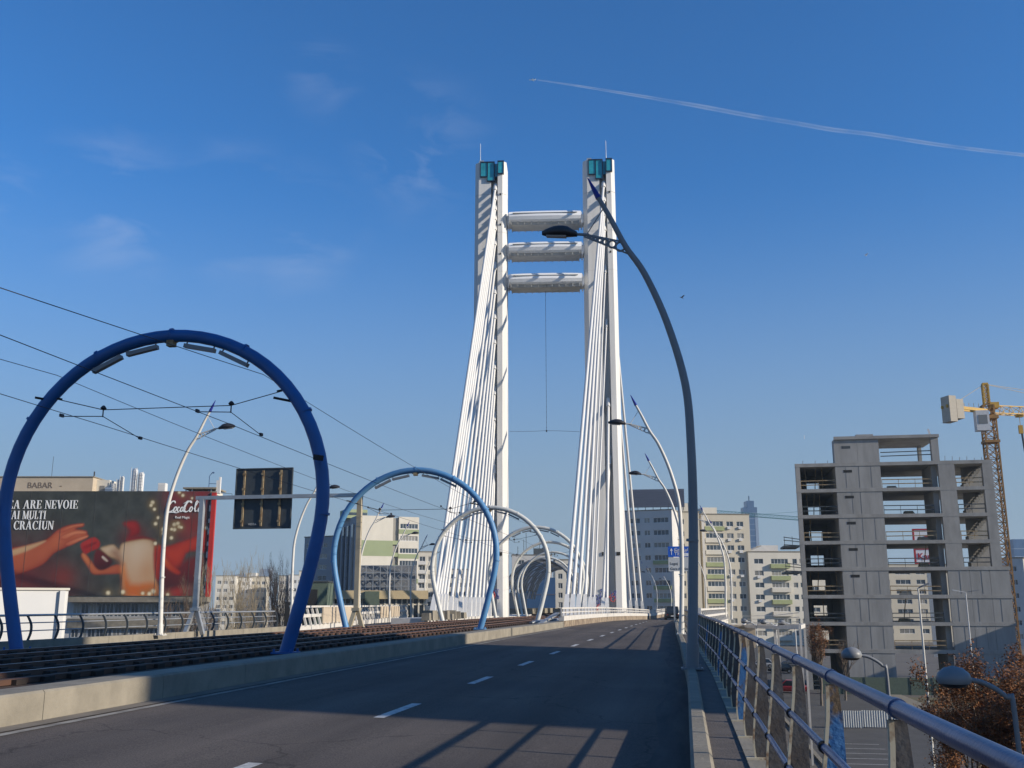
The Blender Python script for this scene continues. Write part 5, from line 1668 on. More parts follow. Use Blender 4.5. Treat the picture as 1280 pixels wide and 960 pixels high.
M['car_red'] = mat('dark_red_lens', (.16, .008, .01), .3)
def car(label, loc, rz, col, suv=False, name='parked_car', group=None):
    key = 'car_' + '_'.join('%02d' % int(c * 99) for c in col)
    if key not in M: M[key] = mat('car_paint', col, .3, .2, var=.04, spec=.6)
    t = thing(name, loc, label, 'car', group, rz)
    L, W_, h1, h2 = (4.5, .92, .98, 1.72) if suv else (4.2, .86, .86, 1.46)
    # body: cross-sections along the length (+y is the front)
    st_ = [(-L / 2, .82, .42, h1 * .86), (-L / 2 + .12, .95, .25, h1 * .98), (-L / 4, 1, .22, h1), (L / 6, 1, .22, h1), (L / 2 - .5, .97, .23, h1 * .86), (L / 2 - .08, .88, .28, h1 * .70), (L / 2, .78, .40, h1 * .56)]
    rings = [[(W_ * k * x, y, z0 + (z1 - z0) * u) for x, u in ((-.9, 0), (.9, 0), (1, .3), (1, .75), (.93, 1), (-.93, 1), (-1, .75), (-1, .3))] for y, k, z0, z1 in st_]
    body = MB().loft(rings, s=False).build('body', key, t)
    gh = [(-L / 2 + (.18 if suv else .45), .90, h1 * .97), (-L / 2 + (.42 if suv else 1.0), .76, h2), (L / 8, .76, h2 + .02), (L / 4 + .25, .86, h1 * .97)]
    ring = lambda y, k, z: [(-W_ * k, y, z), (W_ * k, y, z)]
    mb = MB()
    b0, b1, b2, b3 = gh
    v = [(-W_ * b0[1], b0[0], b0[2]), (W_ * b0[1], b0[0], b0[2]), (-W_ * b1[1], b1[0], b1[2]), (W_ * b1[1], b1[0], b1[2]), (-W_ * b2[1], b2[0], b2[2]), (W_ * b2[1], b2[0], b2[2]), (-W_ * b3[1], b3[0], b3[2]), (W_ * b3[1], b3[0], b3[2])]
    mb.add(v, [(0, 1, 3, 2), (4, 5, 7, 6), (0, 2, 4, 6), (1, 7, 5, 3)]); mb.build('windows', 'car_glass', t)
    mb = MB(); mb.box(-W_ * .74, W_ * .74, b1[0] - .05, b2[0] + .05, h2 - .03, h2 + .05)
    for s in (-1, 1):
        for (p, q) in ((0, 2), (4, 6)):
            a, b = Vector(v[p + (s > 0)]), Vector(v[q + (s > 0)]); mb.bar(a, b, .09, .09)
    mb.build('roof', key, t)
    pr = None
    for y in (-L * .29, L * .31):
        for s in (-1, 1):
            if pr is None:
                mb = MB(); mb.tube([(-.1, 0, 0), (.1, 0, 0)], .33, 14); mb.tube([(-.115, 0, 0), (.115, 0, 0)], .19, 10, 1); pr = mb.build('wheel', ['black', 'galv'], t, (s * W_ * .9, y, .33))
            else: inst(pr, t, (s * W_ * .9, y, .33))
    for s in (-1, 1):
        mb = MB(); mb.box(s * W_ * .76 - .09, s * W_ * .76 + .09, -L / 2 - .02, -L / 2 + .1, h1 * .66, h1 * .80); mb.build('tail_light', 'car_red', t)
        mb = MB(); mb.box(s * W_ * .60 - .15, s * W_ * .60 + .15, L / 2 - .1, L / 2 + .015, h1 * .46, h1 * .56); mb.build('headlight', 'lamp_glass', t)
    mb = MB(); mb.box(-.26, .26, -L / 2 - .03, -L / 2 + .05, h1 * .50, h1 * .60); mb.build('number_plate', 'sign_white', t)
    return t


car('dark car driving away along the bridge, right of the right cable fan', (-1.75, 138, plane(-1.75, 138)), R(4), (.015, .017, .02), True, 'car')

# ------------------------------------------------------------------ unfinished concrete frame
ux, uy = 15.2, 137.0
uf = thing('unfinished_building', (ux, uy, GZ), 'grey unfinished concrete frame of eight open storeys, no windows, right of the bridge', 'unfinished building')
UW, UD = 24.6, 13.0
lv = [0, 5.0, 8.4, 11.8, 15.3, 18.7, 22.1, 25.5, 28.9]      # floor levels above the ground
for i, z in enumerate(lv[1:]):
    mb = MB(); w = UW + (.9 if i < 4 else 0)
    mb.prism([(-.1, -.02, z - .45), (w, -.02, z - .45), (w, UD, z - .45), (1.5, UD, z - .45)], (0, 0, .45)); mb.build('floor_slab', 'frame_conc', uf)
mb = MB(); mb.prism([(5.1, -.2, 32.0), (18.4, -.2, 32.0), (18.4, UD - 4, 32.0), (6.5, UD - 4, 32.0)], (0, 0, .4)); rs_ = mb.build('roof_slab', 'frame_conc', uf)
mb = MB(); mb.box(8.2, 10.4, 1, 4, 32.402, 32.8); mb.build('upstand', 'frame_conc', uf)
for i in range(len(lv) - 1):
    z0, z1 = lv[i], lv[i + 1] - .45
    low = i < 4
    # columns
    for x0, x1 in ((0, .55), (18.0, 20.0), (23.4, 24.6)) if not low else ((0, .55),):
        mb = MB(); mb.box(x0, x1, 0, .7, z0, z1); mb.build('column', 'frame_conc', uf)
        if x0: continue
        q0 = max(x0, 1.6); mb = MB(); mb.box(q0, q0 + .6, UD - .7, UD - .02, z0, z1); mb.build('column', 'frame_conc', uf)
    # solid panels: two pours with a joint and a small slot near the head
    for a, b in ((8.07, 10.8), (5.1, 8.05)):
        mb = MB(); mb.box(a, b, .04, .40, z0, z1); p_ = mb.build('wall_panel', 'frame_conc2', uf)
    for bx in ((5.1, 5.4, .41, UD), (10.45, 10.75, .41, 5)):
        mb = MB(); mb.box(*bx, z0, z1); mb.build('inner_wall', 'frame_conc', uf)
    if not low or i == 3: mb = MB(); mb.box(6.1, 7.2, .02, .045, z1 - .85, z1 - .5); mb.build('slot', 'black', p_)
    mb = MB()
    for x in ((6.4, 8.06, 9.6) if i % 2 else (7.0, 8.06)): mb.box(x, x + .03, .025, .045, z0 + .1, z1 - .05)
    mb.build('joint', 'seam', p_)
    # side walls of the middle opening and left bay, rear walls with their openings
    mb = MB(); mb.prism([(.3, .9, z0), (.5, .9, z0), (1.9, UD - .8, z0), (1.7, UD - .8, z0)], (0, 0, z1 - z0)); mb.build('inner_wall', 'frame_conc', uf)
    for bx in ((17.3, 17.98, .9, 6.2, z0, z1), (21.9, 24.5, 4.4, 4.7, z0, z1)):
        mb = MB(); mb.box(*bx); mb.build('inner_wall', 'frame_conc', uf)
    mb = MB()
    xs_ = (1.75, 2.6, 4.4, 5.09); zs_ = (z0, z0 + .7, z1 - .9, z1)
    for iy in range(3):
        for ix in range(3):
            if (ix, iy) != (1, 1):
                for yy in (UD - 1.6, UD - 1.3): mb.add([(xs_[ix], yy, zs_[iy]), (xs_[ix + 1], yy, zs_[iy]), (xs_[ix + 1], yy, zs_[iy + 1]), (xs_[ix], yy, zs_[iy + 1])], [(0, 1, 2, 3)])
    va, vb, vc, vd = (2.6, z0 + .7), (4.4, z0 + .7), (4.4, z1 - .9), (2.6, z1 - .9)
    for (p0_, p1_) in ((va, vb), (vb, vc), (vc, vd), (vd, va)):
        mb.add([(p0_[0], UD - 1.6, p0_[1]), (p1_[0], UD - 1.6, p1_[1]), (p1_[0], UD - 1.3, p1_[1]), (p0_[0], UD - 1.3, p0_[1])], [(0, 1, 2, 3)])
    b__ = mb.build('inner_wall', 'frame_conc', uf, fix=False)
    bm_ = bmesh.new(); bm_.from_mesh(b__.data); bmesh.ops.remove_doubles(bm_, verts=bm_.verts, dist=.001); bm_.to_mesh(b__.data); bm_.free()
    if low:
        for a, b in ((18.0, 20.6), (20.63, 23.0), (23.03, UW + .75)):
            mb = MB(); mb.box(a, b, .05, .4, z0, z1); p_ = mb.build('wall_panel', 'frame_conc2', uf)
        mb = MB()
        for x in ((19.4, 22.0) if i % 2 else (18.9, 21.3, 24.0)): mb.box(x, x + .03, .03, .052, z0 + .1, z1 - .1)
        mb.build('joint', 'seam', p_)
    else:
        # stairs rising through the right bay
        mb = MB()
        for k in range(9):
            a = 21.6 + k * .28
            mb.box(a, a + .29, 2.6, 4.2, z0 + (k) * (z1 - z0) / 9, z0 + (k + 1.9) * (z1 - z0) / 9)
        mb.build('stair', 'frame_conc', uf)
    # guard rails of boards and pipes
    for a, b in ((.6, 5.0), (10.9, 17.1)) + (() if low else ((20.1, 23.3),)):
        mb = MB()
        for hgt in (.55, 1.1): mb.bar((a, .25, z0 + hgt), (b, .25, z0 + hgt + .05 * math.sin(i * 2 + a)), .05, .12)
        nn = max(2, int((b - a) / 2))
        for k in range(nn + 1): mb.bar((a + (b - a) * k / nn, .25, z0), (a + (b - a) * k / nn, .25, z0 + 1.15), .05, .05)
        mb.build('guard_rail', 'rust_rib' if (i + int(a)) % 2 else 'sign_back', uf)
rnd = random.Random(9)
for i in range(2, 8):
    z0, z1 = lv[i], lv[i + 1] - .45
    for k in range(3):
        x = rnd.choice((rnd.uniform(.9, 4.8), rnd.uniform(11.2, 16.8)))
        mb = MB(); mb.tube([(x, rnd.uniform(1.5, 5), z0), (x + .02, 2.5, z1)], .06, 6); mb.build('formwork_prop', 'rust_rib', uf)
    x = rnd.uniform(11.5, 15.5); y = rnd.uniform(1, 3)
    mb = MB()
    for j in range(4): mb.box(x + .05 * j, x + 1.5 - .1 * j, y, y + .9, z0 + .14 * j, z0 + .14 * j + .12)
    mb.build('timber_stack', 'beige' if i % 2 else 'rust_rib', uf)
for x0_ in [1 + 1.6 * k for k in range(3)] + [19 + .9 * k for k in range(6)]:
    mb = MB(); mb.tube([(x0_, .4, lv[8]), (x0_ + .05, .4, lv[8] + rnd.uniform(.35, .7))], .025, 4); mb.build('starter_bar', 'rust', uf)
z0, z1 = lv[8], 32.0
for bx in ((5.1, 8.05, .04, .4), (8.07, 10.8, .04, .4), (17.4, 18.3, .04, .9), (5.1, 5.4, .41, 1.6), (17.3, 17.7, UD - 6, UD - 5.2)):
    mb = MB(); mb.box(*bx, z0, z1); mb.build('wall_panel', 'frame_conc2', uf)
mb = MB(); mb.box(6.1, 7.2, .02, .045, z1 - 1.2, z1 - .85)
for h_ in (.8, 1.3): mb.bar((11, .3, z0 + h_), (17.3, .3, z0 + h_ + .1), .06, .12)
mb.build('guard_rail', 'sign_back', uf)
for z in (lv[5] - .2, lv[4] - .15):
    mb = MB(); mb.box(-2.1, -.12, -.2, 5, z - .6, z - .35)
    for h_ in (.1, .7, 1.1): mb.bar((-2.1, -.2, z - .35 + h_), (-.1, -.2, z - .45 + h_ * .8), .06, .1)
    for x in (-2.0, -1.0): mb.bar((x, -.2, z - .5), (x, -.2, z + .8), .06, .06)
    mb.build('loading_platform', 'sign_back', uf)
mb = MB(); mb.tube([(1.5, 1, 32.4), (1.5, 1, 32.9)], .03, 4); mb.bar((17.6, 1, 32.4), (17.4, 1, 33.3), .25, .05); mb.build('roof_scrap', 'cab', uf)

# red-framed sign seen through the frame
p = pix(1141, 661, 215); q = pix(1176, 705, 215)
ks = thing('sign_pylon', (p.x, p.y, GZ), 'red-framed white sign seen through the middle bay of the unfinished frame', 'sign')
w = q.x - p.x; h0, h1 = q.z - GZ, p.z - GZ
mb = MB(); mb.box(0, w, 0, .4, h0, h1); mb.build('panel', 'sign_white', ks)
mb = MB()
for a in ((-.15, .18, h0, h1), (w - .18, w + .15, h0, h1), (.18, w - .18, h1 - .3, h1), (.18, w - .18, h0, h0 + .3), (.18, w - .18, h0 + 3.0, h0 + 3.35)): mb.box(a[0], a[1], -.08, .42, a[2], a[3])
mb.box(w * .42, w * .80, -.05, -.005, h1 - 3.4, h1 - 1.5); mb.build('frame', 'red_letter', ks)
text('sign_line', 'Kaufl', 1.9, 'red_letter', ks, (.45, -.05, h0 + .95), (R(90), 0, 0), .03, bold=.02)
mb = MB(); mb.box(w * .4, w * .6, .05, .35, 0, h0); mb.build('post', 'galv', ks)

# ------------------------------------------------------------------ cranes
def lattice(mb, p, q, w, n, r=.09, m=0, tri=False):
    p, q = Vector(p), Vector(q); d = q - p; s, u = frame(d)
    co = [s * w / 2 + u * w / 2, -s * w / 2 + u * w / 2, -s * w / 2 - u * w / 2, s * w / 2 - u * w / 2]
    if tri: co = [s * w / 2 - u * w / 2, -s * w / 2 - u * w / 2, u * w / 2]
    k = len(co)
    for c in co: mb.bar(p + c, q + c, r * 2, r * 2, m)
    for i in range(n):
        a, b = p.lerp(q, i / n), p.lerp(q, (i + 1) / n)
        for j in range(k):
            c0, c1 = co[j], co[(j + 1) % k]
            mb.bar(a + c0, b + c1, r, r, m)
            mb.bar(a + c1, b + c0, r, r, m) if not tri else None
            mb.bar(b + c0, b + c1, r, r, m)


p = pix(1236, 514, 152)
cr = thing('tower_crane', (p.x - .2, p.y, GZ), 'yellow tower crane with a rusty mast behind the unfinished concrete frame', 'tower crane')
zc = p.z - GZ + .3                       # jib level
mb = MB(); lattice(mb, (0, 0, 0), (0, 0, zc - 1.2), 1.75, 24, .10); mb.build('mast', 'crane_mast', cr)
mb = MB(); mb.box(-1.2, 1.2, -1.2, 1.2, zc - 1.6, zc - 1.1); mb.box(-1.1, 1.1, -1.1, 1.1, zc - 5.3, zc - 4.9); lattice(mb, (0, 0, zc - 1.1), (0, 0, zc + .6), 1.5, 1, .12); mb.build('slewing_ring', 'crane_mast', cr)
ja = R(22)                              # the jib swings to the right and away from the bridge
jd = Vector((math.cos(ja), math.sin(ja), 0))
mb = MB(); lattice(mb, jd * .8 + Vector((0, 0, zc)), jd * 45 + Vector((0, 0, zc + .3)), 1.3, 26, .07, tri=True); mb.build('jib', 'crane', cr)
mb = MB()
for s in (-.6, .6):
    o = Vector((-jd.y, jd.x, 0)) * s
    mb.bar(-jd * .5 + o + Vector((0, 0, zc - .3)), -jd * 7.6 + o + Vector((0, 0, zc + .1)), .22, .45)
for k in range(8): mb.bar(-jd * (1 + k * .85) + Vector((-jd.y, jd.x, 0)) * .6 + Vector((0, 0, zc)), -jd * (1 + k * .85) + Vector((-jd.y, jd.x, 0)) * .6 + Vector((0, 0, zc + 1.0)), .05, .05)
mb.build('counter_jib', 'crane', cr)
mb = MB()
for a, h0_, h1_ in ((6.7, -2.3, 1.7), (5.45, -1.8, 1.2)):
    c = -jd * a + Vector((0, 0, zc)); sdir = Vector((-jd.y, jd.x, 0))
    pts = [c + jd * x + sdir * y for x, y in ((-.6, -1.0), (.6, -1.0), (.6, 1.0), (-.6, 1.0))]
    mb.prism([p_ + Vector((0, 0, h0_)) for p_ in pts], (0, 0, h1_ - h0_))
mb.build('counterweight', 'ballast_block', cr)
mb = MB(); lattice(mb, (0, 0, zc + .5), (0, 0, zc + 3.9), .75, 4, .09); mb.box(-.4, .4, -.4, .4, zc + 3.9, zc + 4.15); mb.box(.3, 1.6, -.7, .7, zc + .1, zc + 1.0); mb.build('apex', 'crane', cr)
mb = MB()
for d_, zz in ((-6.0, .5), (18, 1.2), (32, 1.2)): mb.bar((0, 0, zc + 4.0), jd * d_ + Vector((0, 0, zc + zz)), .07, .07)
mb.build('tie_bar', 'ballast_block', cr)
mb = MB(); c = -jd * .9 + Vector((0, -1.3, zc)); mb.box(c.x - 1.5, c.x + .4, c.y - .5, c.y + .9, zc - 3.6, zc - .5); cb = mb.build('cab', 'cab', cr)
mb = MB(); mb.box(c.x - 1.2, c.x + .1, c.y - .54, c.y - .505, zc - 2.6, zc - 1.2); mb.build('cab_window', 'glass', cb)
hk_ = jd * 5.6
mb = MB(); mb.box(hk_.x - .5, hk_.x + .5, hk_.y - .4, hk_.y + .4, zc - 1.0, zc - .6); mb.bar(hk_ + Vector((0, 0, zc - .8)), hk_ + Vector((0, 0, zc - 2.3)), .06, .06); mb.box(hk_.x - .3, hk_.x + .3, hk_.y - .2, hk_.y + .2, zc - 3.6, zc - 2.3); mb.build('hook_block', 'crane', cr)
mb = MB(); mb.bar(hk_ + Vector((.1, 0, zc - 3.6)), hk_ + Vector((.25, 0, zc - 6.6)), .22, .22); mb.bar(hk_ + Vector((.25, 0, zc - 6.6)), hk_ + Vector((.4, 0, zc - 10.5)), .04, .04); mb.build('hanging_load', 'wire', cr)

p = pix(1010, 649, 420); q = pix(893, 640, 430)
gc = thing('tower_crane', (p.x + 12, p.y, GZ), 'thin pale green crane jib passing in front of the blue skyscraper', 'tower crane')
o = Vector((p.x + 12, p.y, GZ))
mb = MB(); lattice(mb, p - o, q - o, 1.4, 26, .10, tri=True); mb.build('jib', 'crane_green', gc)
mb = MB(); lattice(mb, (0, 0, 0), (0, 0, p.z - GZ + 4), 1.6, 14, .12); mb.build('mast', 'crane_green', gc)
mb = MB(); mb.bar((0, 0, p.z - GZ + 4), (q - o).lerp(p - o, .4), .1, .1); mb.bar(p - o, (0, 0, p.z - GZ), 1.2, 1.2); mb.build('tie_bar', 'crane_green', gc)

# ------------------------------------------------------------------ things below the bridge on the right
mb = MB(); mb.add([(9, -40, GZ + .004), (21, -40, GZ + .004), (21, 400, GZ + .004), (9, 400, GZ + .004)], [(0, 1, 2, 3)])
struct('street', mb, 'street')
mb = MB(); mb.box(21, 21.3, -40, 130, GZ - .1, GZ + .14); mb.box(8.7, 9, -40, 300, GZ - .1, GZ + .14); struct('kerb', mb, 'conc')
mb = MB(); mb.add([(21.3, -40, GZ + .12), (25, -40, GZ + .12), (25, 130, GZ + .12), (21.3, 130, GZ + .12)], [(0, 1, 2, 3)]); struct('pavement', mb, 'conc')
mb = MB(); mb.add([(25, 20, GZ + .006), (60, 20, GZ + .006), (60, 128, GZ + .006), (25, 128, GZ + .006)], [(0, 1, 2, 3)]); struct('grass_verge', mb, 'grass')


def dome_lamp(label, px, py, c, sc=1.0, pole='lamp_grey', rz=PI):
    p = pix(px, py, c)
    t = thing('street_lamp', (p.x, p.y, GZ), label, 'street lamp', 'dome lamps below the bridge', 0)
    h = p.z - GZ
    sgn = -1
    x1 = .95 * sc
    pth = smooth_path([(x1, 0, 0), (x1, 0, h * .5), (x1, 0, h - .75 * sc), (x1 - .12 * sc, 0, h - .38 * sc), (x1 - .5 * sc, 0, h - .12 * sc), (.12 * sc, 0, h - .05 * sc)], 5)
    MB().tube(pth, [.075 * sc] * 8 + [.05 * sc] * (len(pth) - 8), 8).build('pole', pole, t)
    mb = MB(); mb.lathe([(.30 * sc, -.08 * sc), (.34 * sc, 0), (.30 * sc, .12 * sc), (.18 * sc, .22 * sc), (.01, .26 * sc)], (-.12 * sc, 0, h - .05 * sc), 16)
    hd = mb.build('lamp_head', 'lamp_grey', t)
    mb = MB(); mb.lathe([(.27 * sc, -.085 * sc), (.2 * sc, -.15 * sc), (.01, -.17 * sc)], (-.12 * sc, 0, h - .05 * sc), 14); mb.build('lens', 'lamp_head', hd)
    return t


dome_lamp('shaded blue-grey dome lamp at the lower right, in front of the russet tree', 1200, 846, 19.0, .92)
dome_lamp('sunlit grey dome lamp on a bent pole, left of the tall striped pole', 1069, 817, 34)
for (px, py, c, lab) in ((932, 776, 88, 'small dome lamp above the white frame, leftmost of three'), (956, 777, 84, 'small dome lamp above the white frame, middle of three'), (979, 778, 78, 'small dome lamp above the white frame, right of three')):
    dome_lamp(lab, px, py, c, .9, 'cab')
# tall pole with a side lamp, and a twin-headed lamp
p = pix(1150, 733, 62); b0 = pix(1152, 900, 62)
t = thing('street_lamp', (p.x - .1, p.y, GZ), 'tall thin lamp pole with a single flat head before the concrete frame', 'street lamp')
MB().tube([(0, 0, 0), (0, 0, 4.5), (-.02, 0, p.z - GZ - .1)], [.10, .08, .05], 8).build('pole', 'lamp_pale', t)
mb = MB(); mb.bar((0, 0, p.z - GZ - .1), (.28, 0, p.z - GZ + .05), .10, .07); mb.bar((.2, 0, p.z - GZ), (.62, 0, p.z - GZ + .17), .22, .10); mb.build('lamp_head', 'lamp_grey', t)
mb = MB()
for k in range(5): mb.tube([(0, 0, 4.0 + k * .5), (0, 0, 4.25 + k * .5)], .094, 8)
mb.build('dark_band', 'black', t)
p = pix(1207, 740, 95)
t = thing('street_lamp', (p.x, p.y, GZ), 'twin-headed lamp on a thin pale pole before the right half of the frame', 'street lamp')
h = p.z - GZ
MB().tube([(0, 0, 0), (0, 0, h)], [.1, .05], 8).build('pole', 'cab', t)
for s in (-1, 1):
    mb = MB(); mb.bar((0, 0, h - .02), (s * .55, 0, h + .08), .07, .06); mb.bar((s * .5, 0, h + .07), (s * 1.15, 0, h + .18), .22, .09); mb.build('lamp_head', 'cab' if s < 0 else 'lamp_grey', t)

mb = MB()
for k in range(16): mb.add([(9.6, 46 + 2.6 * k, GZ + .009), (14.4, 46 + 2.6 * k, GZ + .009), (14.4, 46.12 + 2.6 * k, GZ + .009), (9.6, 46.12 + 2.6 * k, GZ + .009)], [(0, 1, 2, 3)])
struct('parking_markings', mb, 'paint')
pr = None
for k in range(9):
    t = thing('bollard', (21.7, 48 + 3.2 * k, GZ + .12), 'short dark bollard in the row along the street below the bridge', 'bollard', 'bollards along the street below')
    mb = MB(); mb.lathe([(.07, 0), (.07, .75), (.09, .78), (.09, .86), (.01, .93)], n=10); mb.build('post', 'sign_back', t)
# white steel frame on slim columns
wf = thing('steel_canopy', (0, 0, GZ), 'white steel frame on tall slim columns beyond the blue railing', 'steel canopy')
cols = [pix(1000, 786, 66), pix(968, 786, 80), pix(929, 784, 96)]
back = [Vector((c.x * 1.08 + .3, c.y * 1.08, c.z)) for c in cols]
for c in cols + back:
    mb = MB(); mb.box(c.x - .07, c.x + .07, c.y - .07, c.y + .07, 0, c.z - GZ); mb.build('column', 'white_rail', wf)
for a, b in list(zip(cols, cols[1:])) + list(zip(back, back[1:])) + list(zip(cols, back)):
    mb = MB(); mb.bar(a - Vector((0, 0, GZ)) + Vector((0, 0, .1)), b - Vector((0, 0, GZ)) + Vector((0, 0, .1)), .14, .26); mb.build('beam', 'white_rail', wf)
for k in range(3):
    mb = MB()
    for a, b in zip(cols, cols[1:]): mb.bar(a - Vector((0, 0, GZ)) + Vector((0, 0, .45 + .28 * k)), b - Vector((0, 0, GZ)) + Vector((0, 0, .45 + .28 * k)), .04, .04)
    mb.build('hand_rail', 'white_rail', wf)
# corrugated fence panels on the ground
for i, (a, b) in enumerate(((1034, 1076), (1077, 1122))):
    p, q = pix(a, 888, 92), pix(b, 886, 92)
    t = thing('fence_panel', (p.x, p.y, GZ), 'pale corrugated metal fence panel below the frame, %s of two' % ('left' if i == 0 else 'right'), 'fence')
    mb = MB(); n = 30; w = q.x - p.x
    for k in range(n):
        x0, x1 = w * k / n, w * (k + 1) / n; y0 = .06 * (k % 2)
        y1 = .06 * ((k + 1) % 2)
        mb.add([(x0, y0, .1), (x1, y1, .1), (x1, y1, p.z - GZ), (x0, y0, p.z - GZ)], [(0, 1, 2, 3)])
    mb.build('sheet', 'fence_white', t, fix=False)
    mb = MB()
    for k in range(4): mb.box(w * k / 3.2, w * k / 3.2 + .08, .08, .16, 0, p.z - GZ)
    mb.build('post', 'galv', t)
# parked cars
for (px, py, c, rz, col, lab) in ((988, 846, 128, 80, (.45, .02, .02), 'red parked car below the bridge, left of the bare brown tree'), (975, 812, 165, 85, (.02, .02, .025), 'black parked car beneath the white steel frame'), (952, 806, 178, 85, (.5, .5, .5), 'white parked car under the white steel frame, behind the black one'), (990, 800, 185, 85, (.16, .17, .19), 'grey parked car farthest back beneath the white steel frame'), (1268, 812, 150, 85, (.6, .6, .6), 'white parked car at the right edge behind the russet tree'), (1262, 800, 172, 80, (.05, .06, .1), 'dark blue parked car at the right edge behind the white one')):
    p = pix(px, py, c)
    car(lab, (p.x, p.y, GZ + .005), R(rz), col)
# low fence and wall by the street corner
p = pix(1126, 925, 60)
t = thing('pavement_fence', (p.x - 3, p.y - 6, GZ), 'low grey tubular pavement fence at the bottom right, under the railing', 'fence')
for z in (.55, 1.0): MB().tube([(0, 0, z), (9, 6, z)], .03, 6).build('bar', 'galv', t)
for k in range(7): MB().tube([(1.5 * k, k, 0), (1.5 * k, k, 1.0)], .035, 6).build('post', 'galv', t)
mb = MB(); mb.box(0, 12, 0, .3, 0, 1.1); mb.box(-.05, 12.05, -.05, .35, 1.102, 1.2)
tag(mb.build('garden_wall', 'conc', None, (24, 66, GZ), R(10)), 'low concrete wall on the verge under the russet tree', 'wall')
# concrete base of the building site
mb = MB()
for i in range(10): mb.box(i * 2.6, i * 2.6 + 2.5, 0, .1, 0, 2.0)
for i in range(11): mb.box(i * 2.6 - .05, i * 2.6 + .05, -.06, .12, 0, 2.1)
tag(mb.build('site_hoarding', 'hoard', None, (16, 131, GZ)), 'dark site hoarding along the foot of the unfinished concrete frame', 'hoarding')

# neighbours of the bridge to the right (their shade falls on the deck and the frame)
nb = thing('office_building', (42, 5.6, GZ), 'tall grey office block on the right of the bridge whose shadow crosses the road', 'office building')
nb_h = 48.0
mb = MB(); mb.box(0, 22, 0, 19.0, 0, nb_h); mb.build('wall', 'greyblock', nb)
mb = MB(); mb.box(0, 22.2, 0, 19.0, nb_h + .002, nb_h + .6); mb.build('roof', 'conc', nb)
wme = window_mesh(2.0, 1.6, 2)
for k in range(13):
    for j in range(5):
        o = bpy.data.objects.new('window', wme); COL.objects.link(o); o.parent = nb; o.location = (-.05, 2.6 + j * 3.2, 3 + k * 3.4); o.rotation_euler = (0, 0, -PI / 2)
nb2 = thing('storage_hall', (56, 128, GZ), 'low storage hall right of the building site', 'hall')
mb = MB(); mb.box(0, 20, 0, 16, 0, 13.8); mb.build('wall', 'greyblock', nb2)
mb = MB(); mb.prism([(-.3, -.3, 13.8), (20.3, -.3, 13.8), (10, -.3, 15)], (0, 16.6, 0)); mb.build('roof', 'conc', nb2)

# ------------------------------------------------------------------ trees
def tree(name, label, loc, H, spread, seed, bark='bark', twig='twig', leaf=None, levels=4, nl=0, trunk_r=.16, lean=(0, 0), clear=.25, group=None, up=.35, cat='tree', lsz=.12, kids=(3, 4)):
    rnd = random.Random(seed)
    t = thing(name, loc, label, cat, group)
    tr, tw, tips = MB(), MB(), []
    def grow(p, d, L, r, lev):
        n = 4 if lev < 2 else 3
        pts = [p]; q = p.copy(); dd = d.copy()
        for k in range(n):
            dd = (dd + Vector((rnd.uniform(-1, 1), rnd.uniform(-1, 1), rnd.uniform(-.3, .6))) * (.10 if lev == 0 else .2)).normalized()
            q = q + dd * L / n; pts.append(q.copy())
        rr = [r * (1 - .5 * k / n) for k in range(n + 1)]
        (tr if lev < 2 else tw).tube(pts, rr, 7 if lev == 0 else (5 if lev == 1 else 3), cap=False)
        if lev >= levels:
            tips.append((q, dd)); tips.append((pts[-2], dd)); return
        nk = rnd.randint(*kids) + (3 if lev == 0 else 0)
        for k in range(nk):
            f = rnd.uniform(clear if lev == 0 else .25, 1.0) if k else 1.0
            i = min(n - 1, int(f * n)); b = pts[i].lerp(pts[i + 1], f * n - i)
            a = rnd.uniform(0, 2 * PI); s, u = frame(dd)
            off = rnd.uniform(.5, 1.0) * spread
            nd = (dd + (s * math.cos(a) + u * math.sin(a)) * off + Vector((0, 0, up))).normalized()
            grow(b, nd, L * rnd.uniform(.5, .72), max(.008, r * rnd.uniform(.42, .6)), lev + 1)
    grow(Vector((0, 0, 0)), Vector((lean[0], lean[1], 1)).normalized(), H * .52, trunk_r, 0)
    tr.build('trunk', bark, t, fix=False)
    if nl:
        for i in range(nl):
            p, d = rnd.choice(tips)
            c = p + Vector((rnd.gauss(0, .16), rnd.gauss(0, .16), rnd.gauss(-.05, .16)))
            m_ = 1 if rnd.random() < .6 else 2
            for j in range(3):
                a = Vector((rnd.uniform(-1, 1), rnd.uniform(-1, 1), rnd.uniform(-1, .3))).normalized() * lsz * rnd.uniform(.6, 1.3)
                s, u = frame(a)
                w = s * lsz * .32
                o = c + Vector((rnd.uniform(-1, 1), rnd.uniform(-1, 1), rnd.uniform(-1, 1))) * lsz * .7
                tw.add([o - w * .3, o + a * .5 - w, o + a, o + a * .5 + w], [(0, 1, 2, 3)], m_)
    tw.build('crown', [twig, 'seed1', 'seed2'], t, fix=False)
    return t


def at(px, c): 
    p = pix(px, 800, c); return (p.x, p.y, GZ)
tree('russet_tree', 'large russet tree full of dry seed clusters at the lower right edge', at(1262, 40), 7.9, .85, 21, nl=15000, levels=5, trunk_r=.13, up=.22, lsz=.115, twig='red_twig', clear=.2, kids=(3, 4))
tree('russet_tree', 'russet seed-covered tree left of the larger one, behind the shaded dome lamp', at(1203, 45), 7.0, .9, 33, nl=11000, levels=5, trunk_r=.12, up=.2, lsz=.115, twig='red_twig', clear=.2, kids=(3, 4))
tree('bare_tree', 'bare brown bushy tree before the left bay of the concrete frame', at(1022, 112), 8.0, .45, 5, twig='twig', nl=1800, levels=5, trunk_r=.16, up=.5, lsz=.14, kids=(3, 4))
tree('bare_tree', 'leafless tree at the foot of the concrete frame, right of the bushy one', at(1052, 118), 6.0, .5, 6, levels=4, trunk_r=.14, up=.5)
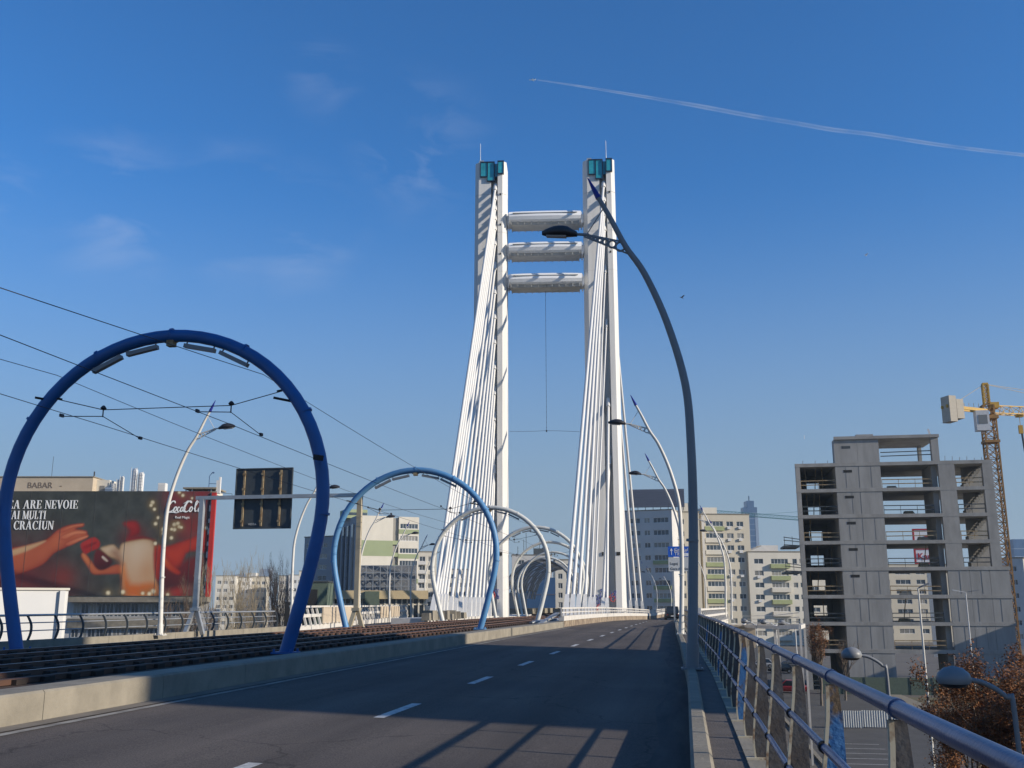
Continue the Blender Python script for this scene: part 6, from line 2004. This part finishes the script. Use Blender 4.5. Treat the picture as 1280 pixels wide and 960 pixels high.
# left side
for i, (px, c, H, tw_, lab) in enumerate(((272, 96, 12.0, 'pale_twig', 'pale leafless tree just right of the gantry foot, in front of the billboard corner'), (288, 90, 11.6, 'pale_twig', 'pale dry leafless tree, second from the billboard corner'), (304, 94, 12.0, 'pale_twig', 'pale dry leafless tree, third from the billboard corner'), (318, 90, 11.0, 'pale_twig', 'pale dry leafless tree left of the dark thicket'),
                                          (250, 92, 10.5, 'twig', 'brown leafless tree between the lamp post and the gantry foot'), (222, 90, 9.8, 'twig', 'brown leafless shrub behind the railing under the right half of the billboard'), (334, 120, 13.0, 'dark_twig', 'dark leafless tree left of the poplar in the gap'), (362, 125, 12.6, 'dark_twig', 'dark leafless tree right of the lamp post below the road sign'))):
    tree('bare_tree', lab, at(px, c), H, .38, 40 + i, twig=tw_, bark=tw_, levels=5, trunk_r=.10, up=.8, clear=.1, kids=(3, 4))
tree('poplar_tree', 'tall slim bare poplar rising over the flats in the left gap', at(344, 180), 14.6, .15, 71, twig='dark_twig', bark='dark_twig', levels=4, trunk_r=.2, up=.9, clear=.15, kids=(4, 5))
rnd = random.Random(3)
sh = MB()
for i in range(700):
    x = rnd.uniform(0, 34); y = rnd.uniform(0, 10); h = rnd.uniform(4, 9.2)
    sh.tube([(x, y, 0), (x + rnd.gauss(0, .3), y, h * .5), (x + rnd.gauss(0, .6), y + rnd.gauss(0, .3), h)], [.03, .022, .008], 3, cap=False)
    for k in range(3):
        z = h * rnd.uniform(.4, .9); sh.tube([(x, y, z), (x + rnd.gauss(0, .8), y + rnd.gauss(0, .5), z + rnd.uniform(.4, 1.5))], [.015, .005], 3, cap=False)
p = pix(225, 800, 84)
tag(sh.build('dry_scrub', 'pale_twig', None, (p.x, p.y, GZ), YAW, fix=False), 'mass of dry pale stems growing up behind the left railing', 'scrub', kind='stuff')

# ------------------------------------------------------------------ in the sky
pts = [(672, 100), (720, 107), (800, 120), (870, 132), (940, 145), (1000, 155), (1040, 162), (1090, 168), (1160, 179), (1220, 187), (1300, 196)]
P = [pix(a, b, 5200) for a, b in pts]
o = P[0].copy()
pp = smooth_path([p - o for p in P], 5); n = len(pp)
wd = [3 + 10 * min(1, i / 16) - 3 * max(0, (i - 30) / 20) for i in range(n)]
tag(MB().tube(pp, wd, 14).build('contrail', 'contrail', None, o), 'thin white contrail slanting across the blue sky at upper right', 'contrail')
t = thing('aeroplane', o + Vector((-30, 0, 3)), 'tiny white aeroplane at the left tip of the contrail', 'aeroplane')
MB().tube([(-20, 0, 2), (-17, 0, 2), (14, 0, -1), (20, 0, -2)], [.4, 2, 2, .5], 8).build('fuselage', 'white_wall', t)
mb = MB(); mb.prism([(-4, 0, 0), (3, 0, 0), (9, 17, .8), (6, 17, .8)], (0, 0, .4)); mb.prism([(-4, 0, 0), (3, 0, 0), (9, -17, .8), (6, -17, .8)], (0, 0, .4)); mb.build('wing', 'white_wall', t)
mb = MB(); mb.prism([(14, -.2, -1), (19, -.2, -1), (21, -.2, 6), (18, -.2, 6)], (0, .4, 0)); mb.build('tail', 'white_wall', t)
for (px, py, c, lab, s, m_) in ((852, 372, 120, 'small dark bird in flight right of the right tower', .5, 'wire'), (1082, 319, 160, 'small pale bird in flight high above the concrete frame', .5, 'white_wall')):
    p = pix(px, py, c)
    mb = MB(); mb.tube([(-.5 * s, 0, .08), (0, 0, 0), (.5 * s, 0, -.12)], [.02, .11 * s, .02], 6)
    for k in (-1, 1): mb.prism([(-.12, 0, 0), (.12, 0, 0), (.25, k * .9 * s, .35 * s), (.1, k * .9 * s, .35 * s)], (0, 0, .02))
    tag(mb.build('bird', m_, None, p, R(20)), lab, 'bird')
